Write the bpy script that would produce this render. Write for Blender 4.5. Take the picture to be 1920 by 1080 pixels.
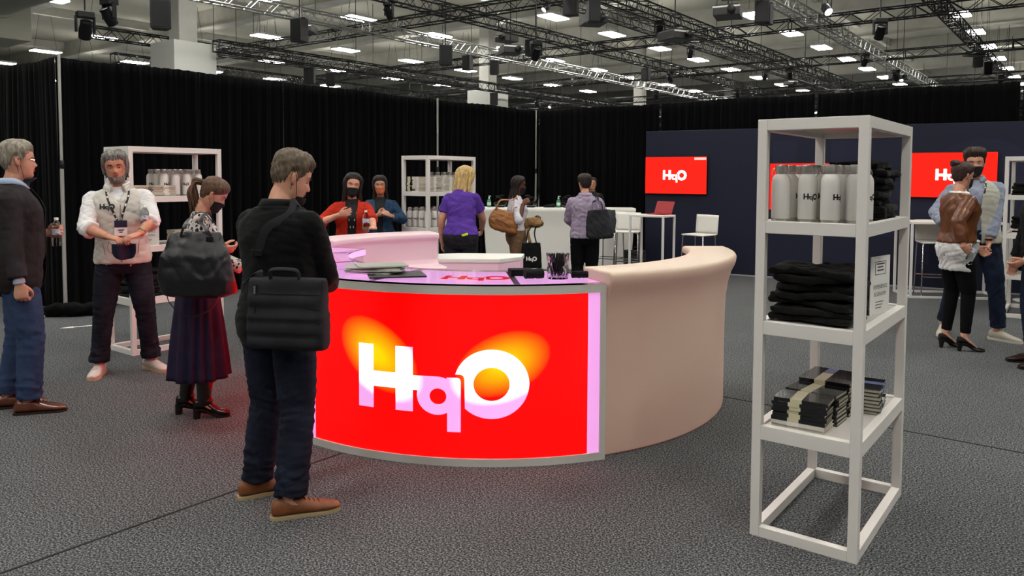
import bpy, bmesh, math, random
import numpy as np
from mathutils import Vector, Matrix, noise
from mathutils.geometry import tessellate_polygon
from mathutils.bvhtree import BVHTree

for _o in list(bpy.data.objects):
    bpy.data.objects.remove(_o)
SC = bpy.context.scene
COL = SC.collection
PI = math.pi

# ------------------------------------------------------------------ camera
FPX, PITCH, ROLL, PPY, CAMH = 1442.0, 0.054, 0.004, 409.0, 1.65
cd = bpy.data.cameras.new('camera')
cam = bpy.data.objects.new('camera', cd)
COL.objects.link(cam)
cam.location = (0, 0, CAMH)
cd.sensor_fit = 'HORIZONTAL'
cd.sensor_width = 36.0
cd.lens = 36.0 * FPX / 1920.0
cd.shift_y = -(540.0 - PPY) / 1920.0
cd.clip_end = 300
cam.rotation_euler = (Matrix.Rotation(PI / 2 - PITCH, 3, 'X') @ Matrix.Rotation(ROLL, 3, 'Z')).to_euler()
SC.camera = cam

# ------------------------------------------------------------------ view, world
SC.view_settings.view_transform = 'Standard'
SC.view_settings.look = 'None'
SC.view_settings.gamma = 1
SC.view_settings.use_curve_mapping = False
SC.view_settings.exposure = 0.0
SC.cycles.use_denoising = True
SC.cycles.max_bounces = 8
SC.cycles.transparent_max_bounces = 16
SC.cycles.sample_clamp_indirect = 3.0
W = bpy.data.worlds.new('hall_air')
SC.world = W
W.use_nodes = True
W.node_tree.nodes['Background'].inputs[0].default_value = (0.80, 0.84, 0.80, 1)
W.node_tree.nodes['Background'].inputs[1].default_value = 0.10

HALL_LAMP = 52.0      # strength of the hall's ceiling lamp panels

def ray(px, py):
    X, Y = px - 960.0, py - PPY
    cr, sr = math.cos(ROLL), math.sin(ROLL)
    x, y = (X * cr + Y * sr) / FPX, (-X * sr + Y * cr) / FPX
    cp, sp = math.cos(PITCH), math.sin(PITCH)
    return np.array([x, cp - y * sp, -sp - y * cp])
def G(px, py, z=0.0):
    r = ray(px, py); t = (z - CAMH) / r[2]
    return np.array([r[0] * t, r[1] * t, z])
def D(px, py, d):
    r = ray(px, py); t = d / r[1]
    return np.array([r[0] * t, d, CAMH + r[2] * t])

# ------------------------------------------------------------------ materials
def lin(c):
    if isinstance(c, str):
        c = [int(c[i:i + 2], 16) / 255 for i in (0, 2, 4)]
    return tuple((v / 12.92 if v <= 0.04045 else ((v + 0.055) / 1.055) ** 2.4) for v in c) + (1.0,)
MATS = {}
def mat(name, col, rough=0.6, metal=0.0, spec=0.5, bump=None, var=None, emit=None, trans=0.0, sheen=0.0, coat=0.0, ior=1.45, stretch=None, alpha=None):
    """bump=(scale,strength[,detail]); var=(scale, colour2, lo, hi); emit=(colour,strength)"""
    if name in MATS: return MATS[name]
    m = bpy.data.materials.new(name); m.use_nodes = True
    nt = m.node_tree; N = nt.nodes; L = nt.links
    b = N['Principled BSDF']
    b.inputs['Base Color'].default_value = lin(col)
    b.inputs['Roughness'].default_value = rough
    b.inputs['Metallic'].default_value = metal
    b.inputs['Specular IOR Level'].default_value = spec
    b.inputs['Transmission Weight'].default_value = trans
    b.inputs['Sheen Weight'].default_value = sheen
    b.inputs['Coat Weight'].default_value = coat
    b.inputs['IOR'].default_value = ior
    tc = N.new('ShaderNodeTexCoord')
    src = tc.outputs['Object']
    if stretch:
        mp = N.new('ShaderNodeMapping'); mp.inputs['Scale'].default_value = stretch
        L.new(src, mp.inputs['Vector']); src = mp.outputs[0]
    if var:
        n = N.new('ShaderNodeTexNoise'); n.inputs['Scale'].default_value = var[0]; n.inputs['Detail'].default_value = 4
        L.new(src, n.inputs['Vector'])
        r = N.new('ShaderNodeValToRGB')
        r.color_ramp.elements[0].position = var[2] if len(var) > 2 else 0.35
        r.color_ramp.elements[1].position = var[3] if len(var) > 3 else 0.65
        r.color_ramp.elements[0].color = lin(col); r.color_ramp.elements[1].color = lin(var[1])
        L.new(n.outputs['Fac'], r.inputs['Fac']); L.new(r.outputs[0], b.inputs['Base Color'])
    if bump:
        n2 = N.new('ShaderNodeTexNoise'); n2.inputs['Scale'].default_value = bump[0]
        n2.inputs['Detail'].default_value = bump[2] if len(bump) > 2 else 3
        L.new(src, n2.inputs['Vector'])
        bp = N.new('ShaderNodeBump'); bp.inputs['Strength'].default_value = bump[1]; bp.inputs['Distance'].default_value = 0.01
        L.new(n2.outputs['Fac'], bp.inputs['Height']); L.new(bp.outputs[0], b.inputs['Normal'])
    if emit:
        b.inputs['Emission Color'].default_value = lin(emit[0]); b.inputs['Emission Strength'].default_value = emit[1]
    if alpha is not None: b.inputs['Alpha'].default_value = alpha
    MATS[name] = m
    return m

def skin(name, c, c2):
    return mat(name, c, rough=0.5, spec=0.35, var=(14, c2), bump=(160, 0.08))
def cloth(name, c, c2=None, rough=0.9, b=(260, 0.25), **k):
    return mat(name, c, rough=rough, spec=0.2, var=(9, c2 or c, .4, .7), bump=b, **k)

# ------------------------------------------------------------------ mesh builder
def rotm(axis_z, up=(0, 0, 1)):
    z = Vector(axis_z).normalized(); u = Vector(up)
    x = u.cross(z)
    if x.length < 1e-4: x = Vector((1, 0, 0)).cross(z)
    x.normalize(); y = z.cross(x)
    return np.array([list(x), list(y), list(z)])
class MB:
    def __init__(s): s.v = []; s.f = []; s.mi = []; s.n = 0
    def add(s, v, f, mi=0):
        v = np.asarray(v, float).reshape(-1, 3)
        s.f += [tuple(int(i) + s.n for i in q) for q in f]
        s.mi += [mi] * len(f) if isinstance(mi, int) else list(mi)
        s.v.append(v); s.n += len(v)
        return s
    def box(s, lo, hi, mi=0):
        x0, y0, z0 = lo; x1, y1, z1 = hi
        v = [(x0, y0, z0), (x1, y0, z0), (x1, y1, z0), (x0, y1, z0), (x0, y0, z1), (x1, y0, z1), (x1, y1, z1), (x0, y1, z1)]
        return s.add(v, [(3, 2, 1, 0), (4, 5, 6, 7), (0, 1, 5, 4), (1, 2, 6, 5), (2, 3, 7, 6), (3, 0, 4, 7)], mi)
    def cbox(s, c, size, rot=None, mi=0):
        h = np.array(size) / 2
        m = MB().box(-h, h); v = m.v[0]
        if rot is not None: v = v @ np.array(rot.to_3x3() if hasattr(rot, 'to_3x3') else rot).T
        return s.add(v + np.array(c), m.f, mi)
    def tube(s, path, r, seg=10, side=None, cap=True, closed=False, mi=0):
        """path Nx3; r: scalar, per-point scalar or per-point (a,b); side = direction of radius a"""
        P = np.asarray(path, float); n = len(P)
        R = np.array([(x, x) if np.isscalar(x) else tuple(x) for x in (r if hasattr(r, '__len__') else [r] * n)], float)
        T = np.zeros_like(P)
        for i in range(n):
            if closed: t = P[(i + 1) % n] - P[i - 1]
            else: t = P[min(i + 1, n - 1)] - P[max(i - 1, 0)]
            T[i] = t / (np.linalg.norm(t) + 1e-12)
        if side is None:
            side = np.array([1., 0, 0]) if abs(T[0][0]) < .9 else np.array([0, 1., 0])
        A = np.asarray(side, float); V = []
        th = np.linspace(0, 2 * PI, seg, endpoint=False)
        for i in range(n):
            A = A - T[i] * A.dot(T[i]); A /= np.linalg.norm(A) + 1e-12
            B = np.cross(T[i], A)
            V.append(P[i] + np.outer(np.cos(th), A) * R[i][0] + np.outer(np.sin(th), B) * R[i][1])
        V = np.vstack(V); F = []
        m = n if closed else n - 1
        for i in range(m):
            a, b = i * seg, ((i + 1) % n) * seg
            for j in range(seg):
                k = (j + 1) % seg
                F.append((a + j, a + k, b + k, b + j))
        if cap and not closed:
            F.append(tuple(range(seg))[::-1]); F.append(tuple(range((n - 1) * seg, n * seg)))
        return s.add(V, F, mi)
    def seg(s, a, b, r, n=8, mi=0): return s.tube([a, b], r, n, mi=mi)
    def bar(s, a, b, w, h=None, up=(0, 0, 1), mi=0):
        a = np.array(a, float); b = np.array(b, float); h = h or w
        M = rotm(b - a, up); L = np.linalg.norm(b - a)
        m = MB().box((-w / 2, -h / 2, 0), (w / 2, h / 2, L))
        return s.add(m.v[0] @ M + a, m.f, mi)
    def lathe(s, prof, seg=24, c=(0, 0, 0), mi=0, M=None):
        V = []; th = np.linspace(0, 2 * PI, seg, endpoint=False)
        for r, z in prof: V.append(np.c_[np.cos(th) * r, np.sin(th) * r, np.full(seg, z)])
        V = np.vstack(V); F = []; n = len(prof)
        for i in range(n - 1):
            for j in range(seg):
                k = (j + 1) % seg; F.append((i * seg + j, i * seg + k, (i + 1) * seg + k, (i + 1) * seg + j))
        F.append(tuple(range(seg))[::-1]); F.append(tuple(range((n - 1) * seg, n * seg)))
        if M is not None: V = V @ np.array(M)
        return s.add(V + np.array(c), F, mi)
    def ell(s, c, r, nu=16, nv=10, M=None, mi=0):
        V = [(0, 0, -1)]; 
        for i in range(1, nv):
            p = -PI / 2 + PI * i / nv
            for j in range(nu): V.append((math.cos(p) * math.cos(2 * PI * j / nu), math.cos(p) * math.sin(2 * PI * j / nu), math.sin(p)))
        V.append((0, 0, 1)); V = np.array(V) * np.array(r); F = []
        for j in range(nu): F.append((0, 1 + (j + 1) % nu, 1 + j))
        for i in range(nv - 2):
            for j in range(nu):
                a = 1 + i * nu; k = (j + 1) % nu; F.append((a + j, a + k, a + nu + k, a + nu + j))
        a = 1 + (nv - 2) * nu
        for j in range(nu): F.append((a + j, a + (j + 1) % nu, len(V) - 1))
        if M is not None: V = V @ np.array(M)
        return s.add(V + np.array(c), F, mi)
    def prism(s, poly, z0, z1, mi=0):
        n = len(poly); V = [(x, y, z0) for x, y in poly] + [(x, y, z1) for x, y in poly]
        F = [tuple(range(n))[::-1], tuple(range(n, 2 * n))] + [(i, (i + 1) % n, n + (i + 1) % n, n + i) for i in range(n)]
        return s.add(V, F, mi)
    def grid(s, V, nu, nv, closed_u=False, mi=0):
        """V: (nv*nu) points, row-major in v"""
        F = []
        for i in range(nv - 1):
            for j in range(nu if closed_u else nu - 1):
                k = (j + 1) % nu; F.append((i * nu + j, i * nu + k, (i + 1) * nu + k, (i + 1) * nu + j))
        return s.add(V, F, mi)
    def arr(s): return np.vstack(s.v)
    def xf(s, fn): s.v = [fn(s.arr())]; return s
    def build(s, name, m, parent=None, smooth=True, ang=40, bevel=0, solid=0, loc=None, rotz=0, bseg=2, sub=0, **tags):
        me = bpy.data.meshes.new(name)
        me.from_pydata(s.arr().tolist(), [], s.f)
        for x in (m if isinstance(m, (list, tuple)) else [m]): me.materials.append(x)
        if any(s.mi): me.polygons.foreach_set('material_index', s.mi)
        o = bpy.data.objects.new(name, me); COL.objects.link(o)
        if parent is not None: o.parent = parent
        if loc is not None: o.location = loc
        if rotz: o.rotation_euler.z = rotz
        if smooth:
            me.polygons.foreach_set('use_smooth', [True] * len(me.polygons))
            if ang < 180: me.set_sharp_from_angle(angle=math.radians(ang))
        if bevel:
            b = o.modifiers.new('b', 'BEVEL'); b.width = bevel; b.segments = bseg; b.limit_method = 'ANGLE'; b.angle_limit = math.radians(35)
            b.harden_normals = False
        if solid:
            b = o.modifiers.new('s', 'SOLIDIFY'); b.thickness = abs(solid); b.offset = 1 if solid > 0 else -1
        if sub:
            b = o.modifiers.new('u', 'SUBSURF'); b.levels = sub; b.render_levels = sub
        me.update()
        for k, v in tags.items(): o[{'cat': 'category'}.get(k, k)] = v
        return o
def tag(o, label=None, cat=None, group=None, kind=None):
    if label: o['label'] = label
    if cat: o['category'] = cat
    if group: o['group'] = group
    if kind: o['kind'] = kind
    return o
def empty(name, loc=(0, 0, 0), rotz=0, label=None, cat=None, group=None):
    o = bpy.data.objects.new(name, None); COL.objects.link(o)
    o.location = tuple(loc); o.rotation_euler.z = rotz; o.empty_display_size = .1
    return tag(o, label, cat, group)
def copy_tree(o, loc=None, rotz=None, label=None, group=None, parent=None):
    kids = [c for c in KIDS(o)]
    c = o.copy(); COL.objects.link(c); c.parent = parent
    if loc is not None: c.location = tuple(loc)
    if rotz is not None: c.rotation_euler.z = rotz
    if label: c['label'] = label
    if group: c['group'] = group
    for k in kids: copy_tree(k, parent=c)
    return c
def KIDS(o): return [x for x in COL.objects if x.parent == o]
class Proto:
    """first use places the built thing itself, later uses copy it"""
    def __init__(s, root): s.root = root; s.used = False; s.tree = None
    def put(s, loc, rotz, label, group=None, scale=None):
        if not s.used:
            s.used = True; o = s.root; o.location = tuple(loc); o.rotation_euler.z = rotz
            o['label'] = label
            if group: o['group'] = group
            s.kids = [(k, [g for g in KIDS(k)]) for k in KIDS(o)]
        else:
            o = s.root.copy(); COL.objects.link(o); o.location = tuple(loc); o.rotation_euler.z = rotz
            o['label'] = label
            if group: o['group'] = group
            for k, gs in s.kids:
                c = k.copy(); COL.objects.link(c); c.parent = o
                for g in gs:
                    d = g.copy(); COL.objects.link(d); d.parent = c
        return o
def smooth01(x, a, b):
    t = np.clip((np.asarray(x, float) - a) / (b - a), 0, 1); return t * t * (3 - 2 * t)

# ------------------------------------------------------------------ the three-letter mark used on signs, screens and bottles
def _arc(cx, cy, r, a0, a1, n):
    return [(cx + r * math.cos(math.radians(a0 + (a1 - a0) * i / n)), cy + r * math.sin(math.radians(a0 + (a1 - a0) * i / n))) for i in range(n + 1)]
def logo_shapes():
    g = lambda dx, dy: math.degrees(math.atan2(dy, dx))
    a0 = g(980 - 905, -141); a1 = g(985 - 905, 139)
    p1 = [(240, 310), (375, 310), (375, 535), (568, 535), (568, 310), (712, 310), (712, 545)] + _arc(905, 705, 160, -90, a0, 6)
    p1 += [(980, 550), (1062, 550), (1082, 558), (1090, 578), (1090, 1003), (985, 1003)] + _arc(905, 705, 160, a1, 193, 16)
    p1 += [(712, 668), (712, 850), (568, 850), (568, 665), (375, 665), (375, 850), (240, 850)]
    h1 = _arc(913, 710, 66, 0, 345, 23)
    b0 = g(1048 - 1325, 522 - 600) ; b1 = g(1122 - 1325, 204)
    if b0 < 0: b0 += 360
    p2 = _arc(1325, 600, 288, b0, b1 + 360, 44) + [(1118, 560), (1110, 535), (1090, 522)]
    h2 = _arc(1325, 600, 138, 0, 350, 35)
    out = []
    for p, h in ((p1, h1), (p2, h2)):
        out.append([[(x - 926.5, 600 - y) for x, y in q] for q in (p, h)])
    return out
def logo_mesh(width, cuts=0):
    """flat mark in the xz plane facing -y, centred, total width given"""
    s = width / 1373.0
    bm = bmesh.new()
    for outer, hole in logo_shapes():
        polys = [[Vector((x * s, 0, y * s)) for x, y in outer], [Vector((x * s, 0, y * s)) for x, y in hole]]
        flat = polys[0] + polys[1]
        vs = [bm.verts.new(p) for p in flat]
        for t in tessellate_polygon([[Vector((p.x, p.z, 0)) for p in q] for q in polys]):
            try: bm.faces.new([vs[i] for i in t])
            except ValueError: pass
    if cuts:
        for i in range(1, cuts):
            x = -width / 2 + width * i / cuts
            bmesh.ops.bisect_plane(bm, geom=bm.verts[:] + bm.edges[:] + bm.faces[:], plane_co=(x, 0, 0), plane_no=(1, 0, 0))
    bm.normal_update()
    for f in bm.faces:
        if f.normal.y > 0: f.normal_flip()
    bm.verts.index_update()
    m = MB(); m.add([tuple(v.co) for v in bm.verts], [tuple(v.index for v in f.verts) for f in bm.faces])
    bm.free(); return m
def text_mesh(s, size, align='CENTER', depth=0.0):
    """writing in the xz plane facing -y"""
    c = bpy.data.curves.new('t', 'FONT'); c.body = s; c.size = size; c.align_x = align; c.extrude = depth; c.resolution_u = 2
    o = bpy.data.objects.new('t', c); COL.objects.link(o)
    dg = bpy.context.evaluated_depsgraph_get(); me = bpy.data.meshes.new_from_object(o.evaluated_get(dg))
    m = MB(); m.add([(v.co.x, -v.co.z, v.co.y) for v in me.vertices], [tuple(p.vertices) for p in me.polygons])
    bpy.data.objects.remove(o); bpy.data.meshes.remove(me); bpy.data.curves.remove(c)
    return m
# ================================================================== people
def catmull(P, n):
    P = np.asarray(P, float); m = len(P)
    if m < 3: 
        t = np.linspace(0, 1, n)[:, None]; return P[0] * (1 - t) + P[-1] * t
    Q = np.vstack([2 * P[0] - P[1], P, 2 * P[-1] - P[-2]]); out = []
    for u in np.linspace(0, m - 1 - 1e-9, n):
        i = int(u); t = u - i; a, b, c, d = Q[i:i + 4]
        out.append(0.5 * ((2 * b) + (-a + c) * t + (2 * a - 5 * b + 4 * c - d) * t * t + (-a + 3 * b - 3 * c + d) * t ** 3))
    return np.array(out)
def remesh(mb, voxel, smooth=3, factor=0.5):
    me = bpy.data.meshes.new('r'); me.from_pydata(mb.arr().tolist(), [], mb.f)
    o = bpy.data.objects.new('r', me); COL.objects.link(o)
    r = o.modifiers.new('r', 'REMESH'); r.mode = 'VOXEL'; r.voxel_size = voxel
    if smooth:
        k = o.modifiers.new('k', 'SMOOTH'); k.iterations = smooth; k.factor = factor
    dg = bpy.context.evaluated_depsgraph_get(); e = bpy.data.meshes.new_from_object(o.evaluated_get(dg))
    bpy.data.objects.remove(o); bpy.data.meshes.remove(me)
    return e
def me_co(me):
    a = np.empty(len(me.vertices) * 3); me.vertices.foreach_get('co', a); return a.reshape(-1, 3)
def me_no(me):
    a = np.empty(len(me.vertices) * 3); me.vertices.foreach_get('normal', a); return a.reshape(-1, 3)
def me_put(me, co): me.vertices.foreach_set('co', co.reshape(-1)); me.update()
def link_me(me, name, m, parent, ang=180):
    me.materials.clear()
    for x in (m if isinstance(m, (list, tuple)) else [m]): me.materials.append(x)
    me.polygons.foreach_set('use_smooth', [True] * len(me.polygons))
    me.name = name
    o = bpy.data.objects.new(name, me); COL.objects.link(o); o.parent = parent
    return o
def folds(co, no, amp, seed=0, scale=1.0, amps=None):
    """soft cloth folds pushed along the normal"""
    rs = np.random.RandomState(seed); d = np.zeros(len(co))
    warp = np.sin(co @ (rs.randn(3) * 9 * scale) + rs.rand() * 6) * 1.1 + np.sin(co @ (rs.randn(3) * 17 * scale)) * .6
    for k in range(5):
        w = rs.randn(3) * np.array([1, 1, 1.6]); w = w / np.linalg.norm(w) * rs.uniform(28, 62) * scale
        v = np.sin(co @ w + warp * rs.uniform(1, 2.2) + rs.rand() * 6)
        d += (1 - np.abs(v)) ** 1.5 * (1 if k % 2 else -1)
    d *= amp / 2.2
    if amps is not None: d *= amps
    return co + no * d[:, None]

HZ = np.array([-.012, -.004, .006, .020, .040, .062, .085, .105, .122, .142, .165, .188, .207, .222, .231, .235])
HW = np.array([.018, .034, .043, .052, .060, .065, .069, .073, .0755, .077, .0775, .072, .061, .043, .024, .004])
HF = np.array([.050, .068, .080, .086, .087, .087, .087, .086, .085, .089, .087, .078, .062, .041, .022, .003])
HB = np.array([.000, .010, .022, .042, .062, .074, .084, .092, .097, .101, .101, .095, .080, .057, .032, .004])
def head_pt(a, z, off=0.0, feat=1.0):
    """a: angle from the face (0 = nose, + = the person's right); arrays. forward is +y"""
    a = np.asarray(a, float); z = np.asarray(z, float)
    w = np.interp(z, HZ, HW); f = np.interp(z, HZ, HF); b = np.interp(z, HZ, HB)
    ca, sa = np.cos(a), np.sin(a)
    e = 0.92
    x = w * np.sign(sa) * np.abs(sa) ** e
    y = np.where(ca > 0, f, b) * np.sign(ca) * np.abs(ca) ** e
    if feat:
        fr = np.clip(ca, 0, 1)
        gs = lambda x0, z0, sx, sz: np.exp(-((np.abs(x) - x0) / sx) ** 2 - ((z - z0) / sz) ** 2)
        nose = np.exp(-(x / .0115) ** 2) * np.interp(z, [.070, .078, .086, .094, .108, .124, .134], [0, .013, .028, .025, .016, .007, 0])
        nose += gs(.011, .084, .007, .007) * .008
        y = y + fr * feat * (nose - gs(.031, .121, .017, .0115) * .012 + gs(.030, .140, .022, .006) * .005
                             + np.exp(-(x / .021) ** 2 - ((z - .0635) / .0055) ** 2) * .006 + np.exp(-(x / .019) ** 2 - ((z - .0525) / .005) ** 2) * .006
                             - np.exp(-(x / .023) ** 2 - ((z - .0580) / .0022) ** 2) * .004
                             + np.exp(-(x / .016) ** 2 - ((z - .020) / .012) ** 2) * .006 + gs(.042, .095, .016, .014) * .003)
    x = x + off * sa * 1.0; y = y + off * ca
    zz = z + off * np.interp(z, [-.012, .02, .12, .20, .235], [-.7, -.2, 0, .6, 1.0])
    return np.stack([x, y, zz], -1)
def head_grid(na=56, nz=46, off=None, feat=1.0, zmin=-.012):
    zs = np.concatenate([np.linspace(zmin, .19, nz - 12, endpoint=False), .235 - (.045) * (1 - np.linspace(0, 1, 12)) ** 2.0])
    A, Z = np.meshgrid(np.linspace(-PI, PI, na, endpoint=False), zs)
    o = 0.0 if off is None else off(A, Z)
    V = head_pt(A, Z, o, feat).reshape(-1, 3)
    m = MB(); m.grid(V, na, nz, closed_u=True)
    F = m.f + [tuple(range(na))[::-1], tuple(range((nz - 1) * na, nz * na))]
    return V, [tuple(x) for x in F]

class Fig:
    """one standing person. Local frame: forward +y, the person's right +x, up +z; 1.75 m nominal then scaled"""
    def __init__(s, name, label, loc, yaw, H=1.75, female=False, seed=1, lean=0, side=0, twist=0, head=(0, 0, 0), arms=None, legs=None,
                 skinm=None, voxel=.0065, bulk=1.0, hand=None, feet=None, hips=0, arml=1.0, headk=1.0, heel=0.0):
        s.root = empty('person', (loc[0], loc[1], heel * H / 1.75), yaw, label, 'person')
        s.k = H / 1.75; s.fem = female; s.seed = seed; s.bulk = bulk; s.headk = headk
        s.lean, s.sidea, s.tw = lean, side, twist; s.hd = head; s.skin = skinm; s.vox = voxel; s.heel = heel
        s.root.scale = (s.k,) * 3
        s.hipx = .092
        # ---- torso table: z, half width, half depth, y offset
        if female:
            s.T = np.array([(.80, .135, .09, 0), (.86, .165, .112, -.004), (.93, .175, .120, -.010), (1.0, .158, .108, -.004), (1.08, .132, .092, .002), (1.16, .128, .092, .004),
                            (1.24, .140, .108, .012), (1.30, .148, .116, .014), (1.36, .140, .096, .004), (1.405, .128, .078, -.008), (1.44, .092, .064, -.012), (1.475, .058, .052, -.012), (1.53, .046, .048, -.006)])
            s.shx, s.shz = .160, 1.388
        else:
            s.T = np.array([(.80, .135, .095, 0), (.86, .160, .112, -.004), (.93, .166, .116, -.006), (1.0, .158, .110, .002), (1.08, .152, .105, .008), (1.16, .152, .106, .010),
                            (1.24, .162, .112, .008), (1.32, .174, .118, .004), (1.38, .168, .104, -.002), (1.42, .150, .086, -.010), (1.455, .112, .070, -.014), (1.485, .072, .060, -.014), (1.54, .054, .056, -.006)])
            s.shx, s.shz = .186, 1.400
        s.T[:, 1:3] *= bulk
        s.NK = np.array([0, .002, 1.548])
        c, sn = math.cos(lean), math.sin(lean)
        R = Matrix.Rotation(twist, 3, 'Z') @ Matrix.Rotation(side, 3, 'Y') @ Matrix.Rotation(-lean, 3, 'X')
        s.RU = np.array(R)
        yaw_, pit_, rol_ = head    # yaw + = to the person's left, pitch + = looking down
        s.RH = np.array(Matrix.Rotation(yaw_, 3, 'Z') @ Matrix.Rotation(rol_, 3, 'Y') @ Matrix.Rotation(-pit_, 3, 'X'))
        A = dict(R=dict(w=(.235, .03, .80), pole=(.3, -1, 0)), L=dict(w=(-.235, .03, .80), pole=(-.3, -1, 0)))
        for k in (arms or {}): A[k].update(arms[k])
        s.arm = {}
        for k, sg in (('R', 1), ('L', -1)):
            sh = s.U(np.array([[sg * s.shx, -.012, s.shz]]))[0]
            w = np.array(A[k]['w'], float)
            s.arm[k] = (sh,) + s.ik(sh, w, np.array(A[k]['pole'], float), .285 * arml, .255 * arml)
        s.hand = dict(R=dict(curl=.45, n=(-1, 0.15, 0), f=None, spread=.0), L=dict(curl=.45, n=(1, 0.15, 0), f=None, spread=.0))
        for k in (hand or {}): s.hand[k].update(hand[k])
        F = dict(R=dict(a=(.10, 0), dir=.12), L=dict(a=(-.10, 0), dir=-.12))
        for k in (feet or {}): F[k].update(feet[k])
        s.leg = {}; s.foot = F
        for k, sg in (('R', 1), ('L', -1)):
            hp = np.array([sg * s.hipx, 0, .92]); an = np.array([F[k]['a'][0], F[k]['a'][1], .085 + F[k].get('up', 0)])
            d = F[k]['dir']; fd = np.array([math.sin(d), math.cos(d), 0]); s.foot[k]['fd'] = fd
            s.leg[k] = (hp,) + s.ik(hp, an, fd * .9 + np.array([0, .3, 0]), .425, .415)
    def ik(s, a, w, pole, l1, l2):
        d = w - a; L = np.linalg.norm(d); mx = (l1 + l2) * .998
        if L > mx: w = a + d / L * mx; d = w - a; L = mx
        L = max(L, abs(l1 - l2) + .01); u = d / np.linalg.norm(d)
        x = (l1 * l1 - l2 * l2 + L * L) / (2 * L); h = math.sqrt(max(l1 * l1 - x * x, 0))
        p = pole - u * pole.dot(u); p /= np.linalg.norm(p) + 1e-9
        return a + u * x + p * h, w
    def U(s, V):
        V = np.asarray(V, float); p = np.array([0, 0, .97]); w = smooth01(V[:, 2], .88, 1.16)[:, None]
        return V * (1 - w) + ((V - p) @ s.RU.T + p) * w
    def Hd(s, V):
        """head-local (chin at z=0) to figure"""
        V = np.asarray(V, float) * s.headk; base = np.array([0, .012, -.02])
        return s.U((V + base) @ s.RH.T + s.NK)
    def torso(s, zs, grow=0.0, gf=None, seg=36, front=0.0):
        T = s.T; V = []
        for z in zs:
            w = np.interp(z, T[:, 0], T[:, 1]); d = np.interp(z, T[:, 0], T[:, 2]); y = np.interp(z, T[:, 0], T[:, 3])
            g = grow if np.isscalar(grow) else grow(z)
            gw = g + (gf(z) if gf else 0)
            th = np.linspace(0, 2 * PI, seg, endpoint=False); e = .85
            cx, sy = np.cos(th), np.sin(th)
            V.append(np.c_[(w + gw) * np.sign(cx) * np.abs(cx) ** e, y + (d + g) * np.sign(sy) * np.abs(sy) ** e, np.full(seg, z)])
        V = s.U(np.vstack(V)); m = MB(); m.grid(V, seg, len(zs), closed_u=True)
        m.f += [tuple(range(seg))[::-1], tuple(range((len(zs) - 1) * seg, len(zs) * seg))]
        return m
    def limb(s, mb, pts, rad, n=14, seg=16, side=None):
        t = np.linspace(0, 1, len(rad)); P = catmull(pts, n) if len(pts) > 2 else catmull(pts, n)
        r = np.array([(q, q) if np.isscalar(q) else q for q in rad], float)
        R = np.c_[np.interp(np.linspace(0, 1, n), t, r[:, 0]), np.interp(np.linspace(0, 1, n), t, r[:, 1])]
        mb.tube(P, R, seg, side=side)
    def bent(s, a, b, c, r=.25):
        """path through a joint with a slightly rounded corner"""
        a, b, c = map(np.array, (a, b, c))
        return np.array([a, a * .5 + b * .5, b * .88 + a * .12, b * .985 + (a + c) * .0075, b * .88 + c * .12, b * .5 + c * .5, c])
    def add_hand(s, mb, k):
        sh, el, wr = s.arm[k]; h = s.hand[k]; sg = 1 if k == 'R' else -1
        f = np.array(h['f'], float) if h['f'] is not None else wr - el
        f = f / np.linalg.norm(f); n = np.array(h['n'], float); n = n - f * n.dot(f); n /= np.linalg.norm(n)
        t = np.cross(f, n) * sg        # towards the thumb
        P = lambda x, y, z: wr + f * x + t * y + n * z
        mb.tube([P(-.03, 0, 0), P(.0, 0, 0), P(.03, .0, .001), P(.06, -.002, .002), P(.085, -.003, .003), P(.094, -.003, .004)],
                [(.024, .018), (.026, .018), (.035, .017), (.041, .0155), (.041, .013), (.034, .010)], 16, side=t)
        c = h['curl']; sp = h.get('spread', 0)
        for i, (y, L, r) in enumerate([(.031, .070, .0088), (.0105, .078, .009), (-.0105, .073, .0086), (-.031, .057, .0076)]):
            ci = c * (1 + .10 * i) if np.isscalar(c) else c[i]
            a = 0; p = P(.082, y, .003); d0 = f + t * (y * (2 + 9 * sp)); pts = [p - f * .02, p]
            d0 = d0 / np.linalg.norm(d0)
            for q, fr in ((.45, .55), (.30, 1.0), (.25, .8)):
                a += ci * 1.35 * fr
                p = p + (d0 * math.cos(a) + n * math.sin(a)) * L * q; pts.append(p)
            mb.tube(catmull(pts, 10), np.linspace(r, r * .78, 10), 9, side=t); mb.ell(pts[-1], (r * .78,) * 3, 8, 6)
        tc = h.get('thumb', .5)
        p0 = P(.018, .022, .004); p1 = P(.045, .046, .012 + .012 * tc); p2 = p1 + (f * .8 + t * (.35 - .3 * tc) + n * (.35 + .4 * tc)) * .031; p3 = p2 + (f * .9 + n * (.3 + .4 * tc) - t * .15) * .026
        mb.tube(catmull([p0, p1, p2, p3], 10), np.linspace(.0135, .0082, 10), 9, side=n); mb.ell(p3, (.0082,) * 3, 8, 6)
        s.hand[k]['grip'] = P(.075, .0, .035)
        s.hand[k]['fr'] = (f, t, n); s.hand[k]['tip'] = P(.12, .02, .03)
    def body(s, lips='b05048'):
        mb = s.torso([.80, .83, .86, .9, .93, .97, 1.0, 1.04, 1.08, 1.12, 1.16, 1.2, 1.24, 1.28, 1.32, 1.36, 1.40, 1.43, 1.455, 1.475, 1.495], grow=-.006)
        kf = .90 if s.fem else 1.0
        nk = s.U(np.array([[0, -.016, 1.44], [0, -.014, 1.49]])); hb = s.Hd(np.array([[0, -.012, .015], [0, -.008, .055]]))
        s.limb(mb, [nk[0], nk[1], hb[0], hb[1]], [(.075 * kf, .07 * kf), (.060 * kf, .062 * kf), (.056 * kf, .060 * kf), (.054 * kf, .06 * kf)], side=(1, 0, 0))
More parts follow.
